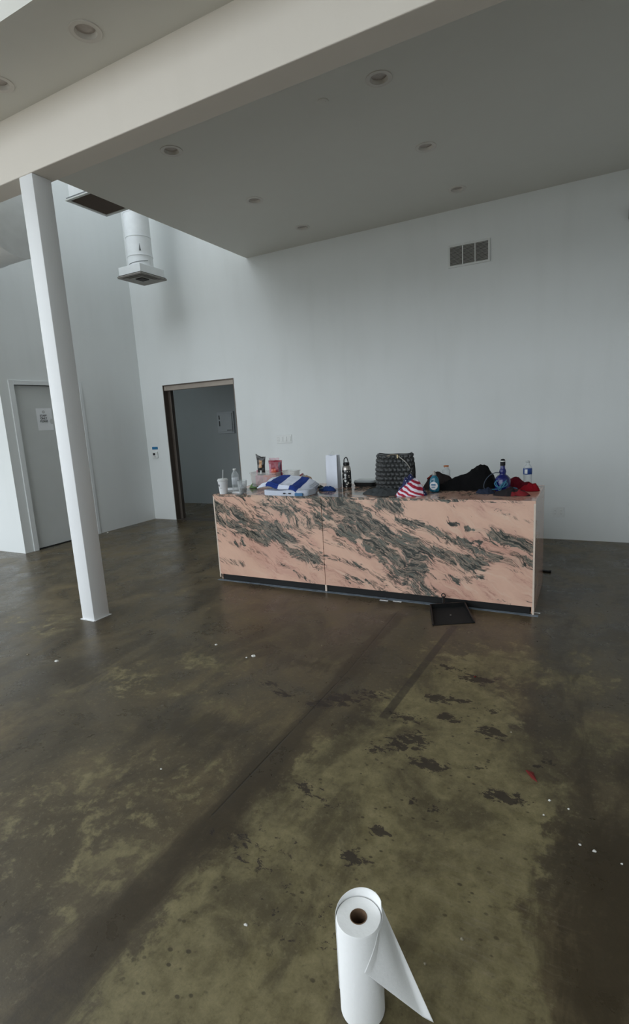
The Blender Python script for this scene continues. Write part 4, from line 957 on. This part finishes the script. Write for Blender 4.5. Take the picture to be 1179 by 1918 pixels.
# ------------------------------------------------------------------ dustpan in front of counter
c4 = [onz(*p_) for p_ in ((807, 1143), (871, 1139), (889, 1167), (812, 1172))]
t = thing('dustpan', 'black dustpan lying on the floor against the counter front', 'dustpan', (0, 0, 0))
mid_ = sum(c4, Vector())/4
def pan(u, v): a = c4[3].lerp(c4[2], u).lerp(c4[0].lerp(c4[1], u), v); return a
mb = MB(); mb.surf(lambda u, v: (lambda q: (q.x, q.y, .003+.014*v))(pan(u, v)), 8, 8)
mb.surf(lambda u, v: (lambda q: (q.x, q.y, .0008+.010*v))(pan(u, v)), 8, 8)
mb.build('plate', mat('dark_grey_plastic', rgb(20, 22, 24), .8, bump=.1, scale=30, var=.2), t)
for (a, b) in ((0, 0), (1, 1)):
    p0, p1 = pan(a, 0), pan(a, 1); d_ = (p1-p0); nrm = Vector((-d_.y, d_.x, 0)).normalized()*.005
    mb = MB().add([(p0-nrm)[:2]+(.001,), (p0+nrm)[:2]+(.001,), (p1+nrm)[:2]+(.001,), (p1-nrm)[:2]+(.001,), (p0-nrm)[:2]+(.012,), (p0+nrm)[:2]+(.012,), (p1+nrm)[:2]+(.05,), (p1-nrm)[:2]+(.05,)], [(0, 1, 2, 3), (4, 5, 6, 7), (0, 1, 5, 4), (1, 2, 6, 5), (2, 3, 7, 6), (3, 0, 4, 7)]).build('side_wall', 'black', t)
p0, p1 = pan(0, 1), pan(1, 1); d_ = (p1-p0).normalized(); nrm = Vector((-d_.y, d_.x, 0))*.005
MB().add([(p0-nrm)[:2]+(.001,), (p0+nrm)[:2]+(.001,), (p1+nrm)[:2]+(.001,), (p1-nrm)[:2]+(.001,), (p0-nrm)[:2]+(.05,), (p0+nrm)[:2]+(.05,), (p1+nrm)[:2]+(.05,), (p1-nrm)[:2]+(.05,)], [(0, 1, 2, 3), (4, 5, 6, 7), (0, 1, 5, 4), (1, 2, 6, 5), (2, 3, 7, 6), (3, 0, 4, 7)]).build('back_wall', 'black', t)
h0 = p0.lerp(p1, .38); h0 = Vector((h0.x, h0.y, .035)); dirv = Vector((-d_.y, d_.x, 0)); ex = Vector((h0.x-.015, KY0-.026, .075))
h1 = h0.lerp(ex, .5)
MB().tube([h0, h1, ex], [.011, .010, .012], 10).build('handle', 'black', t, True)
ring = [ex+Vector((.014*math.cos(a), 0, .014+.016*math.sin(a))) for a in [2*PI*k/16 for k in range(17)]]
MB().tube(ring, .004, 8).build('hanging_loop', 'black', t, True)
cc = pan(.5, .5); MB().lathe([(.006, .0105), (.006, .0125)], 12, cc.x, cc.y).build('rivet', 'grille', t)

# black foot poking out behind the counter
q = onz(1030, 1072)
t = thing('floor_bar', 'thin black bar lying on the floor poking out behind the counter right end', 'bar', (q.x, q.y, 0), math.radians(-4))
MB().bbox(-.30, .012, -.013, .013, .0005, .016, .004).build('bar', 'black', t)
MB().bbox(-.005, .014, -.015, .015, .0003, .018, .004).build('end_cap', 'kick', t)

# ------------------------------------------------------------------ scraps on the floor
def scrap(px, py, s_, m_, label, seed, cat='scrap', name='paper_scrap', pts=None):
    q = onz(px, py); rr = random.Random(seed); n = 9; s_ *= .8
    out = pts or [(math.cos(2*PI*k/n)*s_*rr.uniform(.6, 1.15), math.sin(2*PI*k/n)*s_*rr.uniform(.45, 1)) for k in range(n)]
    n = len(out)
    vs = [(a, b, .0008) for a, b in out]+[(a*.9, b*.9, .0025+s_*.35*rr.random()) for a, b in out]+[(0, 0, .003+s_*.45)]
    fs = [(k, (k+1) % n, (k+1) % n+n, k+n) for k in range(n)]+[(k+n, (k+1) % n+n, 2*n) for k in range(n)]+[tuple(range(n-1, -1, -1))]
    o = MB().add(vs, fs).build(name, m_); o.location = (q.x, q.y, 0); tag(o, label, cat, 'scraps scattered on the floor'); return o
M['scrap'] = mat('dirty_white_scrap', rgb(226, 224, 218), .8, var=.15, scale=90)
for px, py, s_, lb in ((405, 1208, .014, 'white paper crumb on the floor, nearest the counter of the left group'), (475, 1229, .020, 'largest white paper crumb left of the dark floor band'),
                       (462, 1232, .010, 'small white crumb touching the left of the largest crumb'), (106, 1239, .020, 'flat white flake on the floor left of the column foot'),
                       (202, 998, .020, 'white scrap at the foot of the left wall by the corridor'), (302, 1441, .006, 'tiny white speck alone on the brown floor left of the dark band'),
                       (1030, 1500, .008, 'white speck below the red scrap'), (1066, 1516, .006, 'white speck right of the olive patch edge, above the dark corner'),
                       (1087, 1583, .006, 'upper left speck of the pair in the dark bottom right stain'), (1114, 1595, .009, 'brightest white speck in the dark stain at right'),
                       (1166, 1619, .006, 'white speck nearest the right edge'), (1019, 1527, .005, 'faint speck left below the white specks at right'), (461, 1733, .009, 'pale flake on olive floor left of the paper towel roll')):
    scrap(px, py, s_, 'scrap', lb, int(px*7+py))
M['crumb'] = mat('dull_flake', rgb(150, 142, 122), .85, var=.2, scale=90)
for px, py, s_, lb in ((52, 1226, .012, 'dull pale flake near the left edge, left of the flat white flake'), (866, 1760, .008, 'dull flake right of the paper towel roll'), (797, 1806, .006, 'small dull flake beside the loose towel sheet'),
                       (958, 1372, .007, 'dull flake right of the dark chipped mark')):
    scrap(px, py, s_, 'crumb', lb, int(px*7+py))
c_ = [onz(*q_) for q_ in ((985, 1444), (1000, 1449), (1007, 1466), (996, 1458))]; m0 = sum(c_, Vector())/4
scrap(997, 1454, .02, 'red', 'pointed dark red scrap on the olive floor at right', 5, name='red_scrap', pts=[(v.x-m0.x, v.y-m0.y) for v in reversed(c_)])
tag(scrap(890, 1268, .009, 'red', 'small dark red scrap amid the chipped marks before the dustpan', 6, name='red_scrap'), None)

# ------------------------------------------------------------------ paper towel roll
RX, RY, RR, RH = -.471, .990, .0565, .275
t = thing('paper_towel_roll', 'white paper towel roll standing on the floor with its loose sheet hanging right', 'paper towel', (RX, RY, 0), 0)
prof = [(.0215, .001), (.053, .0005), (.0565, .003), (.0565, RH-.004), (.054, RH), (.0215, RH-.0005), (.0212, RH-.03), (.0212, .02)]
MB().lathe(prof, 72, cap=False).build('roll', 'towelpaper', t, True)
MB().lathe([(.0205, .001), (.0213, .001), (.0213, RH+.0005), (.0198, RH+.0005), (.0198, .001)], 48, cap=False).build('core_tube', 'cardboard', t, True)
tip = onz(813, 1917)-Vector((RX, RY, 0)); tip.z = .003
tip2 = onz(795, 1909)-Vector((RX, RY, 0)); tip2.z = .004
# loose outer sheet: it leaves the roll at the front right; its top edge hugs the roll round to the back
A0, A1 = math.radians(-57), math.radians(66)
s0 = Vector(((RR+.001)*math.cos(A0), (RR+.001)*math.sin(A0), .178))
def top_curve(u):
    a = math.radians(-12)+(A1-math.radians(-12))*u; r = RR+.0008+.0035*u; return Vector((r*math.cos(a), r*math.sin(a), RH-.006+.036*u**2))
def bot_curve(u):
    a_, b_ = s0.lerp(tip2, min(1, u/.93)), tip2.lerp(tip, max(0, (u-.88)/.12)); f = min(1, max(0, (u-.88)/.06)); f = f*f*(3-2*f)
    return a_.lerp(b_, f)
def sheet(u, v):
    p1, p0_ = top_curve(u), bot_curve(u); q = p1.lerp(p0_, v)
    bulge = .006*math.sin(PI*v)*math.sin(PI*u)**2
    q += Vector((math.cos(-.6), math.sin(-.6), 0))*bulge
    r = math.hypot(q.x, q.y)
    if r < RR+.0008 and q.z < RH+.04: k = (RR+.0008)/max(r, 1e-4); q.x *= k; q.y *= k
    return q
sh = MB().surf(sheet, 60, 50).build('loose_sheet', 'towelpaper', t, True, fix=False)
sm = sh.modifiers.new('thickness', 'SOLIDIFY'); sm.thickness = .0006; sm.offset = 0
def collar(u, v):
    a = A1-.5+(math.radians(215)-A1+.5)*u; r = RR+.0030-.002*u; top = RH-.006+.036*math.cos(u*PI/2)**.9 if u < 1 else RH-.006
    return Vector((r*math.cos(a), r*math.sin(a), top-v*.2))
cl = MB().surf(collar, 40, 16).build('outer_wrap', 'towelpaper', t, True, fix=False)
sm = cl.modifiers.new('thickness', 'SOLIDIFY'); sm.thickness = .001; sm.offset = 0
